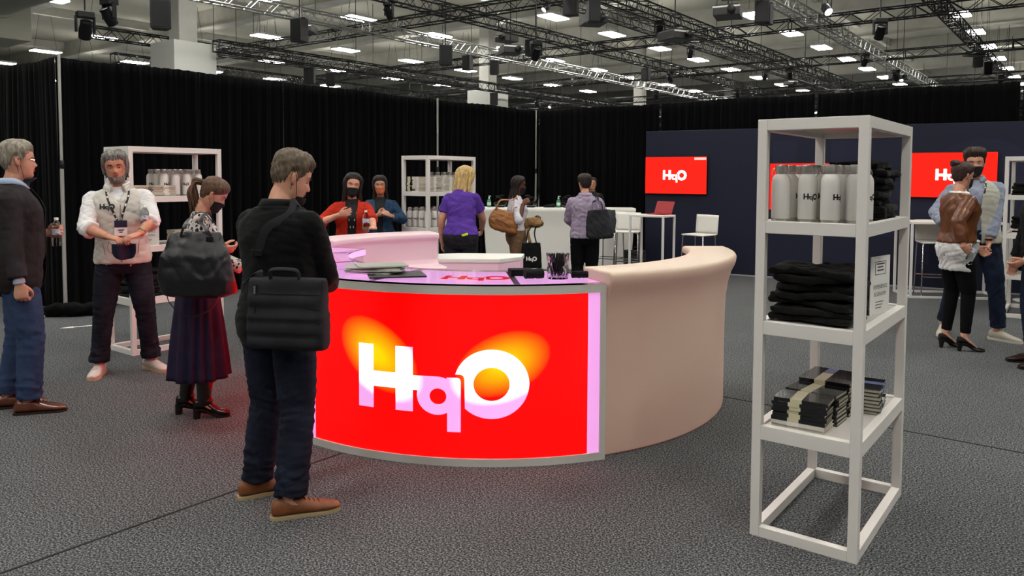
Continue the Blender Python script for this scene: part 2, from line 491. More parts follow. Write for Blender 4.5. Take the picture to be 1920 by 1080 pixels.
        for k in 'RL':
            sh, el, wr = s.arm[k]; b = s.bulk * kf
            cl = s.U(np.array([[(.06 if k == 'R' else -.06), -.012, s.shz + .01]]))[0]
            s.limb(mb, [cl, sh * .6 + cl * .4, sh], [(.07, .06), (.062, .056), (.05, .05)], 8)
            s.limb(mb, s.bent(sh, el, wr), [.055 * b, .05 * b, .044 * b, .041 * b, .043 * b, .037 * b, (.027 * b, .025 * b)], 18)
            s.add_hand(mb, k)
            hp, kn, an = s.leg[k]; fd = s.foot[k]['fd']
            s.limb(mb, s.bent(hp, kn, an), [q_ * (.93 if s.fem else 1) for q_ in (.088, .082, .066, .056, .06, .052, .036)], 20)
            ft = an + np.array([0, 0, -.085])
            mb.tube(catmull([an + [0, 0, .03], an - fd * .012 + [0, 0, -.02], ft + fd * .05 + [0, 0, .042 - .5 * s.heel], ft + fd * .125 + [0, 0, .030 - 1.1 * s.heel]], 8), [(.036, .034), (.034, .036), (.034, .028), (.036, .022), (.036, .02), (.036, .018), (.032, .014), (.024, .010)], 12, side=np.cross(fd, [0, 0, 1]))
        HV, HFc = head_grid(); V2 = s.Hd(HV); mb.add(V2, HFc)
        for sg in (1, -1):     # ears
            E = [s.Hd(np.array([p]))[0] for p in ((sg * .070, .004, .088), (sg * .077, -.002, .085), (sg * .083, -.008, .098), (sg * .086, -.014, .118), (sg * .083, -.010, .132), (sg * .076, .0, .134), (sg * .072, .006, .122))]
            mb.tube(catmull(E, 12), .0062, 8)
            mb.ell(s.Hd(np.array([[sg * .077, -.003, .108]]))[0], (.006, .014, .022), 8, 6, M=s.RH.T @ s.RU.T)
        me = remesh(mb, s.vox, 2, .45)
        o = link_me(me, 'body', s.skin, s.root)
        s.lipm = mat('lips_' + lips, lips, .45)
        s.bodyo = o
        return s
    def eyes(s, iris='3a2618', brow='2a1d14', closed=False, browt=.004):
        if closed:
            m = MB()
            for sg in (1, -1):
                a = np.linspace(.24, .56, 7) * sg; z = .1165 - .003 * (1 - ((np.abs(a) - .4) / .16) ** 2)
                m.tube(s.Hd(head_pt(a, z, .0015)), .0016, 6)
            m.build('eyelash', mat('lash', '140e0a', .8), s.root)
        else:
            for sg in (1, -1):
                e = MB(); c = s.Hd(np.array([[sg * .031, .0665, .1205]]))[0]; M = s.RH.T @ s.RU.T
                e.ell(c, (.0122, .0115, .0062), 14, 10, M=M)
                f = (np.array([[0, 1., 0]]) @ M)[0]
                e.ell(c + f * .0080, (.0054, .0045, .0054), 10, 6, M=M, mi=1)
                e.build('eye', [mat('eye_white', 'd8d0c8', .2), mat('iris_' + iris, iris, .15)], s.root, ang=180)
        if not closed:
            for sg in (1, -1):
                l = MB()
                a = np.linspace(.20, .60, 8) * sg; z = .1245 + .0035 * np.sin(np.linspace(0.2, 2.9, 8))
                l.tube(s.Hd(head_pt(a, z, .0035)), np.c_[np.full(8, .0030), np.full(8, .0036)], 6, side=(0, 0, 1))
                a = np.linspace(.22, .58, 8) * sg; z = .1155 - .002 * np.sin(np.linspace(0.2, 2.9, 8))
                l.tube(s.Hd(head_pt(a, z, .0025)), .0024, 6)
                l.build('eyelid', s.skin, s.root)
        for sg in (1, -1):
            b = MB()
            a = np.linspace(.18, .66, 8) * sg; z = .139 + .006 * np.sin(np.linspace(0, 2.6, 8))
            b.tube(s.Hd(head_pt(a, z, .001)), np.c_[np.interp(np.linspace(0, 1, 8), [0, .3, 1], [browt * .7, browt, .0012]), np.full(8, .003)], 6, side=(0, 0, 1))
            b.build('eyebrow', mat('brow_' + brow, brow, .9), s.root)
        return s
    def shell(s, name, m, region, thick, zmin=-.012, na=72, nz=60, rough=.002, seed=0, feat=0, freq=26):
        """cap of hair or beard: region(a,z)->0..1 mask, thick(a,z)->metres"""
        def off(A, Z):
            r = region(A, Z); t = thick(A, Z) if callable(thick) else thick; t = t * (.35 + .65 * region(A, Z - .022))
            n = (np.sin(A * freq + 3 * np.sin(Z * 60 + A * 3) + seed) + .7 * np.sin(A * freq * 1.9 + Z * 90 + seed * 2) + .5 * np.sin(Z * 150 + A * 9)) * rough
            return r * (t + n * r) - (1 - r) * .012
        V, F = head_grid(na, nz, off, feat, zmin)
        mb = MB(); mb.add(s.Hd(V), F)
        return mb.build(name, m, s.root, ang=180)
    def locks(s, name, m, starts, L, r=.011, n=9, out=.012, sway=.02, seed=3, back=0.0, parent=None, end=None, zstop=None):
        """long hair: locks that leave the scalp at (a,z) and follow the skull down, then hang"""
        rs = np.random.RandomState(seed); mb = MB()
        for a, z, ln in starts:
            P = []; zz = z; o = out * rs.uniform(.6, 1.25); rem = L * ln * rs.uniform(.88, 1.06)
            aa = a
            for q in range(n * 2):
                zc = zz - rem * q / (n * 2 - 1)
                p = head_pt(np.array([aa]), np.array([max(zc, .06)]), o, 0)[0]
                if zc < .06:
                    fall = (.06 - zc); p = p + np.array([math.sin(aa) * fall * .10, -abs(back) * fall + (0.0 if abs(aa) > 1.4 else .0), 0]); p[2] = zc
                P.append(p + rs.randn(3) * .0008)
            P = np.array(P); ph = rs.rand() * 6; P[:, 0] += np.sin(np.linspace(0, 4, len(P)) + ph) * sway * np.linspace(0, 1, len(P)) ; P[:, 1] += np.cos(np.linspace(0, 4, len(P)) + ph) * sway * .5 * np.linspace(0, 1, len(P))
            # only the part on the skull follows the head; the hanging part drops straight
            Q = s.Hd(P); k0 = np.argmax(P[:, 2] < .03) if (P[:, 2] < .03).any() else len(P)
            if k0 < len(P) and k0 > 0:
                for i in range(k0, len(P)):
                    d = P[i] - P[k0 - 1]; Q[i] = Q[k0 - 1] + np.array([d[0] * .8, d[1] * .8, d[2]])
            if end is not None: Q = end(Q, P)
            t = np.linspace(0, 1, len(Q)); rr = r * np.interp(t, [0, .1, .7, 1], [.5, 1, .9, .25])
            mb.tube(Q, np.c_[rr * 1.3, rr * .7], 7)
        return mb.build(name, m, parent or s.root, ang=180)
    def mask(s, m, name='face_mask', lo=-.006, hi=.098, half=1.15, puff=.006, loops=True, tint=None, chin=0.0):
        na, nz = 30, 22; A, Z = np.meshgrid(np.linspace(-half, half, na), np.linspace(lo, hi, nz))
        taper = np.abs(A / half)
        mid = (lo + hi) / 2 + .008; Zt = mid + (Z - mid) * (1 - .38 * taper ** 2)
        V0 = head_pt(A, Zt, puff, .55); V0[..., 1] += np.exp(-(V0[..., 0] / .03) ** 2) * np.interp(Zt, [lo, .03, .08, hi], [.002, .010, .012, .003]) + .0012 * np.sin(Zt * 500) * (1 - taper)
        V = V0.reshape(-1, 3); mb = MB(); mb.grid(s.Hd(V), na, nz)
        o = mb.build(name, m, s.root, ang=180, solid=.0025)
        if loops:
            for sg in (1, -1):
                l = MB()
                e = [head_pt(np.array([sg * half]), np.array([mid + .024]), .006, 0)[0], np.array([sg * .080, .004, .125]), np.array([sg * .084, -.014, .138]), np.array([sg * .086, -.021, .115]), np.array([sg * .079, -.006, .088]), head_pt(np.array([sg * half]), np.array([mid - .024]), .006, 0)[0]]
                l.tube(s.Hd(catmull(e, 20)), .0014, 6)
                l.build('ear_loop', m, s.root)
        return o
    def mouth(s):
        m = MB()
        for z, r, zc in ((.0625, .0030, .0015), (.0545, .0036, -.001)):
            a = np.linspace(-.27, .27, 11); zz = z + zc * np.cos(a / .27 * PI / 2) * 1.0 - (z - .0585) * (a / .27) ** 2
            m.tube(s.Hd(head_pt(a, zz, .001)), np.c_[r * (1.02 - (a / .27) ** 2) + .0006, np.full(11, .0036)], 8, side=(0, 0, 1))
        m.build('lips', s.lipm, s.root); return s
    # ---------------------------------------------------------- clothes
    def top(s, name, m, hem=.90, neck=1.485, grow=.014, flare=0.0, sleeve=1.0, sl=(.060, .056, .050, .048, .046, .042, .040), amp=.004, cut=None, voxel=.009, solid=.004, gw=0.0, seed=None, mfun=None, cuff=0.0, hemcut=None, fscale=1.0, arms='RL', parent=None, neckr=None):
        zs = np.linspace(hem, neck, 26)
        fl = lambda z: flare * float(1 - smooth01(z, hem, hem + .28)) + gw * float(smooth01(z, 1.2, 1.36) * (1 - smooth01(z, 1.40, 1.47)))
        mb = s.torso(zs, grow=grow, gf=fl, seg=44)
        for k in arms:
            sh, el, wr = s.arm[k]; cl = s.U(np.array([[(.07 if k == 'R' else -.07), -.012, s.shz - .005]]))[0]
            top_ = s.U(np.array([[(s.shx if k == 'R' else -s.shx), -.012, s.shz - .004]]))[0]
            if sleeve < 0: continue
            s.limb(mb, [cl, sh * .6 + cl * .4, sh], [(sl[0] + .012, sl[0]), (sl[0] + .006, sl[0]), (sl[0] * .92,) * 2], 8)
            if sleeve > 0:
                P = s.bent(sh, el, wr); Q = catmull(P, 40)
                seglen = np.r_[0, np.cumsum(np.linalg.norm(np.diff(Q, axis=0), axis=1))]; u = seglen / seglen[-1]
                R = np.interp(u, np.linspace(0, 1, len(sl)), sl); mk = u <= sleeve + 1e-6
                Q = Q[mk]; R = R[mk]
                if cuff: R[-3:] += cuff
                mb.tube(Q, R, 18); mb.ell(sh, (sl[0] * .93,) * 3, 14, 10)
        me = remesh(mb, voxel, 5, .5)
        co = me_co(me); no = me_no(me)
        w = np.ones(len(co))
        co = folds(co, no, amp, seed if seed is not None else s.seed, fscale, w)
        me_put(me, co)
        if cut is not None :
            bm = bmesh.new(); bm.from_mesh(me); kill = []
            for f in bm.faces:
                c = f.calc_center_median(); L = s.toloc(np.array([c]))[0]
                nz = f.normal
                d = False
                if cut is not None and cut(L, c): d = True
                if d: kill.append(f)
            if kill:
                bmesh.ops.delete(bm, geom=kill, context='FACES')
                nb = {v: [e.other_vert(v) for e in v.link_edges if e.is_boundary] for v in bm.verts if v.is_boundary}
                for _ in range(14):
                    new = {v: (v.co * .4 + (n_[0].co + n_[1].co) * .3) for v, n_ in nb.items() if len(n_) == 2}
                    for v, c_ in new.items(): v.co = c_
            bm.to_mesh(me); bm.free()
        o = link_me(me, name, m, parent or s.root)
        if mfun is not None:
            pc = np.empty(len(me.polygons) * 3); me.polygons.foreach_get('center', pc); pc = pc.reshape(-1, 3)
            me.polygons.foreach_set('material_index', mfun(s.toloc(pc), pc).astype(int))
        if solid:
            q = o.modifiers.new('s', 'SOLIDIFY'); q.thickness = solid; q.offset = 1
        return o
    def toloc(s, V):
        """inverse of U, good enough above the waist"""
        p = np.array([0, 0, .97]); Q = (V - p) @ s.RU + p; w = smooth01(V[:, 2], .90, 1.12)[:, None]
        return V * (1 - w) + Q * w
    def trousers(s, m, name='trousers', waist=1.03, r=(.104, .094, .080, .072, .072, .068, .064), grow=.012, end=.97, amp=.005, voxel=.009, seed=None, cuff=0.0, fscale=1.1, sag=True):
        mb = s.torso(np.linspace(.80, waist, 10), grow=grow)
        for k in 'RL':
            hp, kn, an = s.leg[k]; e = kn + (an - kn) * (end - .5) / .5 if end < 1 else an + (an - kn) / np.linalg.norm(an - kn) * (end - 1) * .83
            P = catmull(s.bent(hp + [0, -.004, -.0], kn, e), 30); R = np.interp(np.linspace(0, 1, 30), np.linspace(0, 1, len(r)), r)
            if cuff: R[-2:] += cuff
            mb.tube(P, R, 20); 
        me = remesh(mb, voxel, 5, .5)
        co = me_co(me); w = .45 + np.exp(-((co[:, 2] - .50) / .10) ** 2) * .8 + np.exp(-((co[:, 2] - .16) / .09) ** 2) * 1.1 + np.exp(-((co[:, 2] - .84) / .07) ** 2) * .5
        co = folds(co, me_no(me), amp, seed if seed is not None else s.seed + 5, fscale, w); me_put(me, co)
        return link_me(me, name, m, s.root)
    def skirt(s, m, hem=.25, waist=1.04, flare=.10, name='skirt', pleats=14, amp=.012):
        zs = np.linspace(waist, hem, 30); seg = 96; V = []
        th = np.linspace(0, 2 * PI, seg, endpoint=False)
        for z in zs:
            t = (waist - z) / (waist - hem); zz = max(z, .90)
            w = np.interp(zz, s.T[:, 0], s.T[:, 1]) + .014 + flare * t * .55; d = np.interp(zz, s.T[:, 0], s.T[:, 2]) + .014 + flare * t
            pl = 1 + (np.sin(th * pleats + 2 * np.sin(th * 3)) * amp / .15) * smooth01(t, .05, .7)
            V.append(np.c_[w * np.cos(th) * pl, d * np.sin(th) * pl, np.full(seg, z)])
        mb = MB(); mb.grid(np.vstack(V), seg, len(zs), closed_u=True)
        return mb.build(name, m, s.root, ang=180, solid=-.004)
    def collar(s, m, name='collar', z=1.475, h=.04, r=.012, tilt=.012, open_=.0, front=0.0, parent=None, grow=.006):
        na = 48; th = np.linspace(open_, 2 * PI - open_, na) + PI / 2; V = []
        for i, (dz, g) in enumerate(((0, grow + .012), (h * .5, grow + .004), (h, grow + tilt * .4), (h * .7, grow + tilt + .004), (h * .15, grow + tilt + .018))):
            zz = z + dz; dip = -.035 * (np.sin(th) > 0) * np.clip(np.sin(th), 0, 1) ** 2
            w = np.interp(1.50, s.T[:, 0], s.T[:, 1]); d = np.interp(1.50, s.T[:, 0], s.T[:, 2])
            V.append(np.c_[(w + g) * np.cos(th), -.012 + (d + g + front * np.clip(np.sin(th), 0, 1)) * np.sin(th), zz + dip])
        mb = MB(); mb.grid(s.U(np.vstack(V)), na, 5)
        return mb.build(name, m, parent or s.root, ang=180, solid=.003)
    def shoe(s, kind, m, sole, lace=None, L=.285, hl=0.0):
        for k in 'RL':
            hp, kn, an = s.leg[k]; fd = s.foot[k]['fd']; up = s.foot[k].get('up', 0)
            sd = np.cross(fd, [0, 0, 1]); g = np.array([an[0], an[1], up - s.heel])
            P = lambda x, y, z: g + fd * x + sd * y + np.array([0, 0, z])
            hh = s.heel; b = L / .285
            root = MB()
            # upper: sections along the foot  (x, half width, z bottom, z top)
            secs = [(-.078, .020, .022, .066), (-.070, .031, .018, .086), (-.045, .037, .014, .100), (-.01, .038, .012, .104), (.03, .038, .012, .094), (.07, .042, .012, .076), (.11, .046, .012, .062), (.15, .046, .012, .052), (.18, .038, .013, .044), (.20, .022, .016, .034)]
            if kind in ('pump', 'boot'): secs = [(x, w * .86, zb, zt - (.012 if x < .05 else .004) + (.016 if kind == 'boot' and x > .0 else 0)) for x, w, zb, zt in secs]
            if kind == 'pump': secs = [(x * 1.05, w * (1 if x < .1 else .78), zb, min(zt, .072) if x < .04 else zt - .010) for x, w, zb, zt in secs]
            V = []; th = np.linspace(0, 2 * PI, 20, endpoint=False)
            lift = lambda x: hh * float(1 - smooth01(np.array(x), -.02, .12))
            for x, w, zb, zt in secs:
                c = (zb + zt) / 2; h = (zt - zb) / 2; cx, sx = np.cos(th), np.sin(th)
                yy = w * np.sign(cx) * np.abs(cx) ** .8 * np.where(sx > 0, 1 - .35 * sx, 1); zz = c + h * np.sign(sx) * np.abs(sx) ** .75
                V.append(np.array([P(x * b, y, z + lift(x)) for y, z in zip(yy, zz)]))
            root.grid(np.vstack(V), 20, len(secs), closed_u=True); root.f += [tuple(range(20)), tuple(range((len(secs) - 1) * 20, len(secs) * 20))[::-1]]
            if kind == 'boot':
                ax = an - kn; ax = ax / np.linalg.norm(ax); c0 = an + np.array([0, 0, -.02])
                root.tube([c0 - ax * .24, c0 - ax * .14, c0 - ax * .07, c0, c0 + [0, 0, -.03]], [.066, .062, .054, .048, .044], 18); root.ell(c0 + fd * .02, (.045, .045, .04))
            if kind == 'sneaker' or kind == 'dress' or kind == 'boat': 
                pass
            sh = root.build('shoe', m, s.root, ang=60)
            so = MB(); out = []
            for x, w in ((-.084, .018), (-.076, .031), (-.05, .039), (0, .040), (.05, .040), (.10, .047), (.145, .049), (.18, .041), (.203, .022)):
                out.append((x * b, w * (.84 if kind in ('pump', 'boot') else 1.0)))
            ring = [(x, w) for x, w in out] + [(x, -w) for x, w in out[::-1]]
            th_ = .022 if kind == 'sneaker' else .014
            vb = [P(x, y, lift(x / b)) for x, y in ring]; vt = [P(x, y, th_ + lift(x / b)) for x, y in ring]; n = len(ring)
            so.add(np.array(vb + vt), [tuple(range(n)), tuple(range(n, 2 * n))[::-1]] + [(i, n + i, n + (i + 1) % n, (i + 1) % n) for i in range(n)])
            if hh > 0.01:
                M = [P(-.052 * b, 0, hh + .012), P(-.056 * b, 0, 0)]
                so.tube(M, [(.030, .030), (.026 if kind == 'boot' else .014,) * 2], 14)
            so.build('sole', sole, sh, ang=50)
            if lace is not None:
                l = MB()
                for q in range(5):
                    x = .035 + q * .019; z = np.interp(x, [.03, .07, .11, .15], [.094, .077, .063, .053]) + lift(x)
                    l.tube([P(x * b, -.019, z - .004), P(x * b, 0, z + .004), P(x * b + .004, .019, z - .004)], .0026, 6)
                if kind == 'dress' or kind == 'sneaker':
                    for sg in (1, -1):
                        z = .098 + lift(.03); l.tube(catmull([P(.03, 0, z), P(.035, sg * .018, z + .016), P(.03, sg * .034, z + .004), P(.034, sg * .012, z)], 10), .002, 5)
                l.build('laces', lace, sh)
        return s
    def finish(s, **k): return s.root
    def world(s, p): return np.array(s.root_matrix() @ Vector(p))
    def root_matrix(s):
        return Matrix.Translation(s.root.location) @ Matrix.Rotation(s.root.rotation_euler.z, 4, 'Z') @ Matrix.Scale(s.k, 4)
    def surf(s, o, pts, direction, off=.003):
        """drop points onto a garment along a direction (figure space)"""
        me = o.data; bvh = BVHTree.FromPolygons([v.co for v in me.vertices], [tuple(p.vertices) for p in me.polygons])
        d = Vector(direction).normalized(); out = []
        last = None
        for p in pts:
            h = bvh.ray_cast(Vector(p) - d * 1.0, d, 2.0)
            q = h[0] if h[0] is not None else (Vector(p) + d * (last if last is not None else 0))
            if h[0] is not None: last = (q - Vector(p)).dot(d)
            out.append(np.array(q - d * off))
        return np.array(out)

def strap_on(fig, objs, pts, width, thick, m, name, parent, n=40, direction=None, off=.004, closed=False):
    """a flat band laid through points (figure space)"""
    P = catmull(pts, n); mb = MB(); 
    mb.tube(P, [(width / 2, thick / 2)] * len(P), 8, side=direction or (0, 0, 1))
    return mb.build(name, m, parent)

# hairlines ---------------------------------------------------------
def short_region(front=.172, side=.118, nape=.045, soft=.012):
    def f(A, Z):
        a = np.abs(A)
        Z = Z + .005 * np.sin(A * 23) + .004 * np.sin(A * 41 + 1); line = np.interp(a, [0, .55, .95, 1.15, 1.42, 1.50, 1.75, 1.95, 2.3, PI], [front, front + .004, front - .012, side + .022, side - .012, side + .022, side + .026, side - .03, nape + .008, nape])
        return smooth01(Z, line - soft, line + soft * .6)
    return f
def long_region(front=.180, soft=.012):
    def f(A, Z):
        a = np.abs(A)
        Z = Z + .003 * np.sin(A * 23); line = np.interp(a, [0, .45, .85, 1.1, 1.35, 1.7, 2.2, PI], [front, front - .004, front - .020, front - .052, .098, .05, .02, .01])
        return smooth01(Z, line - soft, line + soft * .6)
    return f
# ================================================================== materials of the place
CARPET = mat('carpet_grey', '5c5e60', .97, spec=.1)
def _carpet():
    nt = CARPET.node_tree; N = nt.nodes; L = nt.links; b = N['Principled BSDF']
    tc = N.new('ShaderNodeTexCoord')
    def noi(sc, det, rough=.6):
        n = N.new('ShaderNodeTexNoise'); n.inputs['Scale'].default_value = sc; n.inputs['Detail'].default_value = det; n.inputs['Roughness'].default_value = rough
        L.new(tc.outputs['Object'], n.inputs['Vector']); return n
    n1 = noi(105, 2, .8); n2 = noi(1.3, 3)
    r = N.new('ShaderNodeValToRGB'); e = r.color_ramp.elements
    e[0].position = .38; e[0].color = lin('232527'); e[1].position = .64; e[1].color = lin('929494')
    k = r.color_ramp.elements.new(.5); k.color = lin('4e5052')
    L.new(n1.outputs['Fac'], r.inputs['Fac'])
    mx = N.new('ShaderNodeMixRGB'); mx.blend_type = 'MULTIPLY'; mx.inputs['Fac'].default_value = .35
    r2 = N.new('ShaderNodeValToRGB'); r2.color_ramp.elements[0].position = .3; r2.color_ramp.elements[0].color = (.62, .62, .62, 1); r2.color_ramp.elements[1].position = .7
    L.new(n2.outputs['Fac'], r2.inputs['Fac']); L.new(r.outputs[0], mx.inputs[1]); L.new(r2.outputs[0], mx.inputs[2]); L.new(mx.outputs[0], b.inputs['Base Color'])
    bp = N.new('ShaderNodeBump'); bp.inputs['Strength'].default_value = .5; bp.inputs['Distance'].default_value = .006
    L.new(n1.outputs['Fac'], bp.inputs['Height']); L.new(bp.outputs[0], b.inputs['Normal'])
_carpet()
DRAPE = mat('drape_black', '080809', .95, spec=.06, sheen=.03, bump=(300, .3))
WHITE = mat('shelf_white', 'e6e2dc', .35, spec=.5)
WHITEM = mat('white_metal', 'e8e6e2', .35)
WPLAST = mat('white_plastic', 'eeece4', .4)
STEEL = mat('brushed_steel', 'dcd8d2', .25, metal=.75, bump=(200, .1), stretch=(1, 1, .05))
CHROME = mat('chrome', 'd0d0d0', .12, metal=1.0)
ALU = mat('aluminium_frame', 'd2d0c8', .4)
BLACKM = mat('black_metal', '17171a', .45, metal=.3)
BLACKP = mat('black_plastic', '0f0f11', .4)
BLACKC = cloth('black_cloth', '0b0b0c', '141414', sheen=.05, b=(180, .4))
TRUSSM = mat('truss_black', '2c2c2c', .35, metal=.5)
TRUSSS = mat('truss_silver', 'a8a8a4', .35, metal=.8)
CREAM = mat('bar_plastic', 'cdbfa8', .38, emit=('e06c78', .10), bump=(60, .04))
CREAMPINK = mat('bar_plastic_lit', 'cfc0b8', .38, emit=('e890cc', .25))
PINKLIT = mat('lit_acrylic', 'c8a0c4', .35, emit=('f6aef0', .98))
NAVY = mat('navy_board', '1b1f31', .5, spec=.3)
NAVY2 = mat('navy_print', '22263a', .42, spec=.3)
GLASS = mat('clear_acrylic', 'f4f6f6', .03, trans=1.0, ior=1.25)
PET = mat('clear_bottle', 'eef4f4', .06, trans=1.0, ior=1.18)
PRINTK = mat('black_print', '101010', .6)
PRINTR = mat('red_print', 'c00c18', .5, emit=('e80014', .8))
PAPER = mat('white_paper', 'e8e6e0', .7)
LAMP = mat('lamp_diffuser', 'ffffff', .5, emit=('fffdf7', HALL_LAMP))
CEIL = mat('ceiling_paint', 'c4c3b6', .9, var=(.35, 'aeada0', .35, .7))
HALLW = mat('hall_wall', 'c0beb0', .9, var=(.2, '8a8a80', .3, .7))
WOODB = mat('column_paint', 'c9c8c0', .7, var=(2, 'b8b7ae', .3, .7), bump=(12, .2))
SCREEN = mat('screen_red', '300404', .25, emit=('ff2012', 1.15))
SCREENW = mat('screen_white', 'ffffff', .25, emit=('ffffff', 1.0))

# ================================================================== setting
E1 = np.array([.607, .795]); E2 = np.array([.795, -.607])         # the hall's two directions
U2 = lambda u, v: E1 * u + E2 * v
AE = math.atan2(-.607, .795)                                       # rotation that lays +x along E2 and +y along E1
o = MB().box((-60, -30, -.1), (60, 100, 0)).build('floor', CARPET, None, smooth=False, kind='structure', loc=(0, 0, 0), rotz=AE)
MB().box((-60, -30, 9.6), (60, 100, 9.9)).build('ceiling', CEIL, None, smooth=False, kind='structure', rotz=AE)
MB().box((-60.3, -30, 0), (-60, 100, 9.6)).build('wall_left', HALLW, None, smooth=False, kind='structure', rotz=AE)
MB().box((60, -30, 0), (60.3, 100, 9.6)).build('wall_right', HALLW, None, smooth=False, kind='structure', rotz=AE)
MB().box((-60.3, 100, 0), (60.3, 100.3, 9.6)).build('wall_back', HALLW, None, smooth=False, kind='structure', rotz=AE)
MB().box((-60.3, -30.3, 0), (60.3, -30, 9.6)).build('wall_front', HALLW, None, smooth=False, kind='structure', rotz=AE)
nt_ = 1
for u in range(14, 96, 7):
    m = MB().box((-60, u - .18, 8.75), (60, u + .18, 9.6)).box((-60, u - .32, 8.70), (60, u + .32, 8.76))
    m.build('trim_%d' % nt_, WOODB, None, smooth=False, kind='structure', rotz=AE); nt_ += 1
for v in range(-50, 52, 5):
    if abs(v) % 10 == 5: continue
    MB().box((v - .12, 8, 9.2), (v + .12, 100, 9.6)).build('trim_%d' % nt_, WOODB, None, smooth=False, kind='structure', rotz=AE); nt_ += 1
def seam(a, b, w=.012):
    global nt_
    a = G(*a); b = G(*b); d = (b - a) / np.linalg.norm(b - a)
    MB().bar(a - d * .6 + [0, 0, .001], b + [0, 0, .001], w, .004).build('trim_%d' % nt_, mat('seam_dark', '232425', .9), None, smooth=False, kind='structure'); nt_ += 1
seam((0, 1076), (640, 850)); seam((1358, 744), (1920, 850))
# concrete columns with a boxed casing
for i, (x, y) in enumerate([(-9.15, 21.6), (-1.05, 33), (7.3, 44.4), (15.6, 55.8)]):
    r = empty('column', (x, y, 0), AE, ['white concrete column with a large boxed casing, nearest at the left', 'white concrete column with a boxed casing rising behind the far drapes',
                                        'distant white column above the drape corner', 'most distant white column above the right drapes'][i], 'column', 'hall columns')
    MB().box((-.27, -.27, 0), (.27, .27, 9.6)).build('shaft', WOODB, r, smooth=False, bevel=.02)
    MB().box((-.62, -.62, 3.3), (.62, .62, 5.28)).box((-.64, -.05, 3.3), (-.62, .0, 5.28)).build('casing', mat('casing_white', 'dcdcd4', .6), r, smooth=False, bevel=.01)
    c = MB()
    c.tube(catmull([(-.29, -.2, 9.5), (-.30, -.1, 8), (-.29, .1, 6.8), (-.3, -.05, 5.3)], 20), .015, 6).build('cable', BLACKM, r)

# drapes -------------------------------------------------------------
def drape(a, b, h, name, label, seed, n=None, z0=.01):
    a = np.array(a, float); b = np.array(b, float); L = np.linalg.norm(b - a); ang = math.atan2(b[1] - a[1], b[0] - a[0])
    rs = np.random.RandomState(seed); nu = int(L / .018); nv = 22
    u = np.linspace(0, L, nu); ph = np.cumsum(rs.uniform(.6, 1.5, nu)) * (2 * PI / (nu / (L / .17)))
    amp = np.interp(u, np.linspace(0, L, 14), rs.uniform(.018, .042, 14)); V = []
    for j in range(nv):
        t = j / (nv - 1); z = z0 + (h - z0) * t
        am = amp * (1.0 - .45 * t) ; w = ph + .5 * math.sin(t * 2.2 + seed) * np.sin(u * 2)
        y = am * np.sin(w) + .012 * np.sin(w * 2.3 + 1) + .015 * np.sin(u * 3 + t * 2)
        sag = .012 * np.sin(u / L * PI * 3) * t
        V.append(np.c_[u + .012 * np.cos(w) * (1 - t), y, np.full(nu, z) - sag + (.006 * np.sin(ph * 1.0) if j == nv - 1 else 0)])
    m = MB(); m.grid(np.vstack(V), nu, nv)
    o = m.build('drape', DRAPE, None, ang=180, solid=.004, loc=(a[0], a[1], 0), rotz=ang)
    tag(o, label, 'curtain', 'black pipe and drape panels'); return o
PA = np.array([-5.42, 9.22]); PC = np.array([.56, 16.5]); PR = np.array([7.35, 11.15])
dl = (PC - PA) / 3; dr = (PR - PC) / 3
nrm = np.array([dl[1], -dl[0]]) / np.linalg.norm(dl)
for i in range(3):
    drape(PA + dl * i, PA + dl * (i + 1) - dl * .012, 3.05, 'drape', ['tall black drape panel behind the man in the fleece vest', 'tall black drape panel behind the orange-jacket woman, middle of the left run', 'tall black drape panel running into the far corner of the booth'][i], 11 + i)
for i in range(4):
    drape(PC + dr * i, PC + dr * (i + 1) - dr * .012, 3.05, 'drape', ['black drape panel just right of the far corner', 'black drape panel above the left end of the navy wall', 'black drape panel above the middle of the navy wall', 'black drape panel at the right edge above the navy wall'][i], 31 + i)
dd = np.array([-.795, .607])
drape(PA + dd * 2.9, PA + dd * .03, 3.05, 'drape', 'black drape panel at the left edge, behind the man in the dark blazer', 51)
for i, (p, lb) in enumerate([(PA + nrm * .10 + np.array([.02, -.05]), 'silver drape upright at the near left corner of the drapes'), (PA + dl * 2 + nrm * .10, 'silver drape upright behind the middle display shelf'), (PC + np.array([-.06, -.14]), 'silver drape upright in the far drape corner')]):
    r = empty('drape_pole', (p[0], p[1], 0), .4, lb, 'pole', 'drape uprights')
    MB().tube([(0, 0, .02), (0, 0, 1.75)], .022, 14).tube([(0, 0, 1.7), (0, 0, 3.06)], .017, 14).build('upright', mat('pole_silver', 'c8c8c2', .35, metal=.5), r)
    MB().lathe([(.026, 1.72), (.028, 1.74), (.028, 1.80), (.022, 1.82)]).build('collar', BLACKP, r)
    MB().box((-.2, -.2, 0), (.2, .2, .012)).build('base_plate', mat('pole_silver', 'c8c8c2', .35, metal=.5), r, bevel=.003)
bd = MB()
for q, (x, y, s_) in enumerate([(-5.15, 8.95, .2), (-4.95, 9.0, .16), (-5.32, 8.9, .15)]): bd.ell((x, y, .07), (s_, s_ * .7, .085), 20, 12)
me = remesh(bd, .02, 3); me_put(me, folds(me_co(me), me_no(me), .02, 5, .5))
bo = link_me(me, 'drape_bundle', DRAPE, None); tag(bo, 'bunched end of black drape lying on the carpet at the corner pole', 'fabric')
ar = MB(); p = G(112, 616); q = G(168, 611); d_ = (q - p) / np.linalg.norm(q - p); n_ = np.array([-d_[1], d_[0], 0])
ar.prism([tuple((p + d_ * a + n_ * b)[:2]) for a, b in ((0, 0), (.13, .045), (.13, .014), (.5, .014), (.5, -.014), (.13, -.014), (.13, -.045))], .001, .004)
tag(ar.build('tape_arrow', PAPER, None, smooth=False), 'white tape arrow stuck to the carpet by the corner drape', 'tape')
pw = G(148, 582)
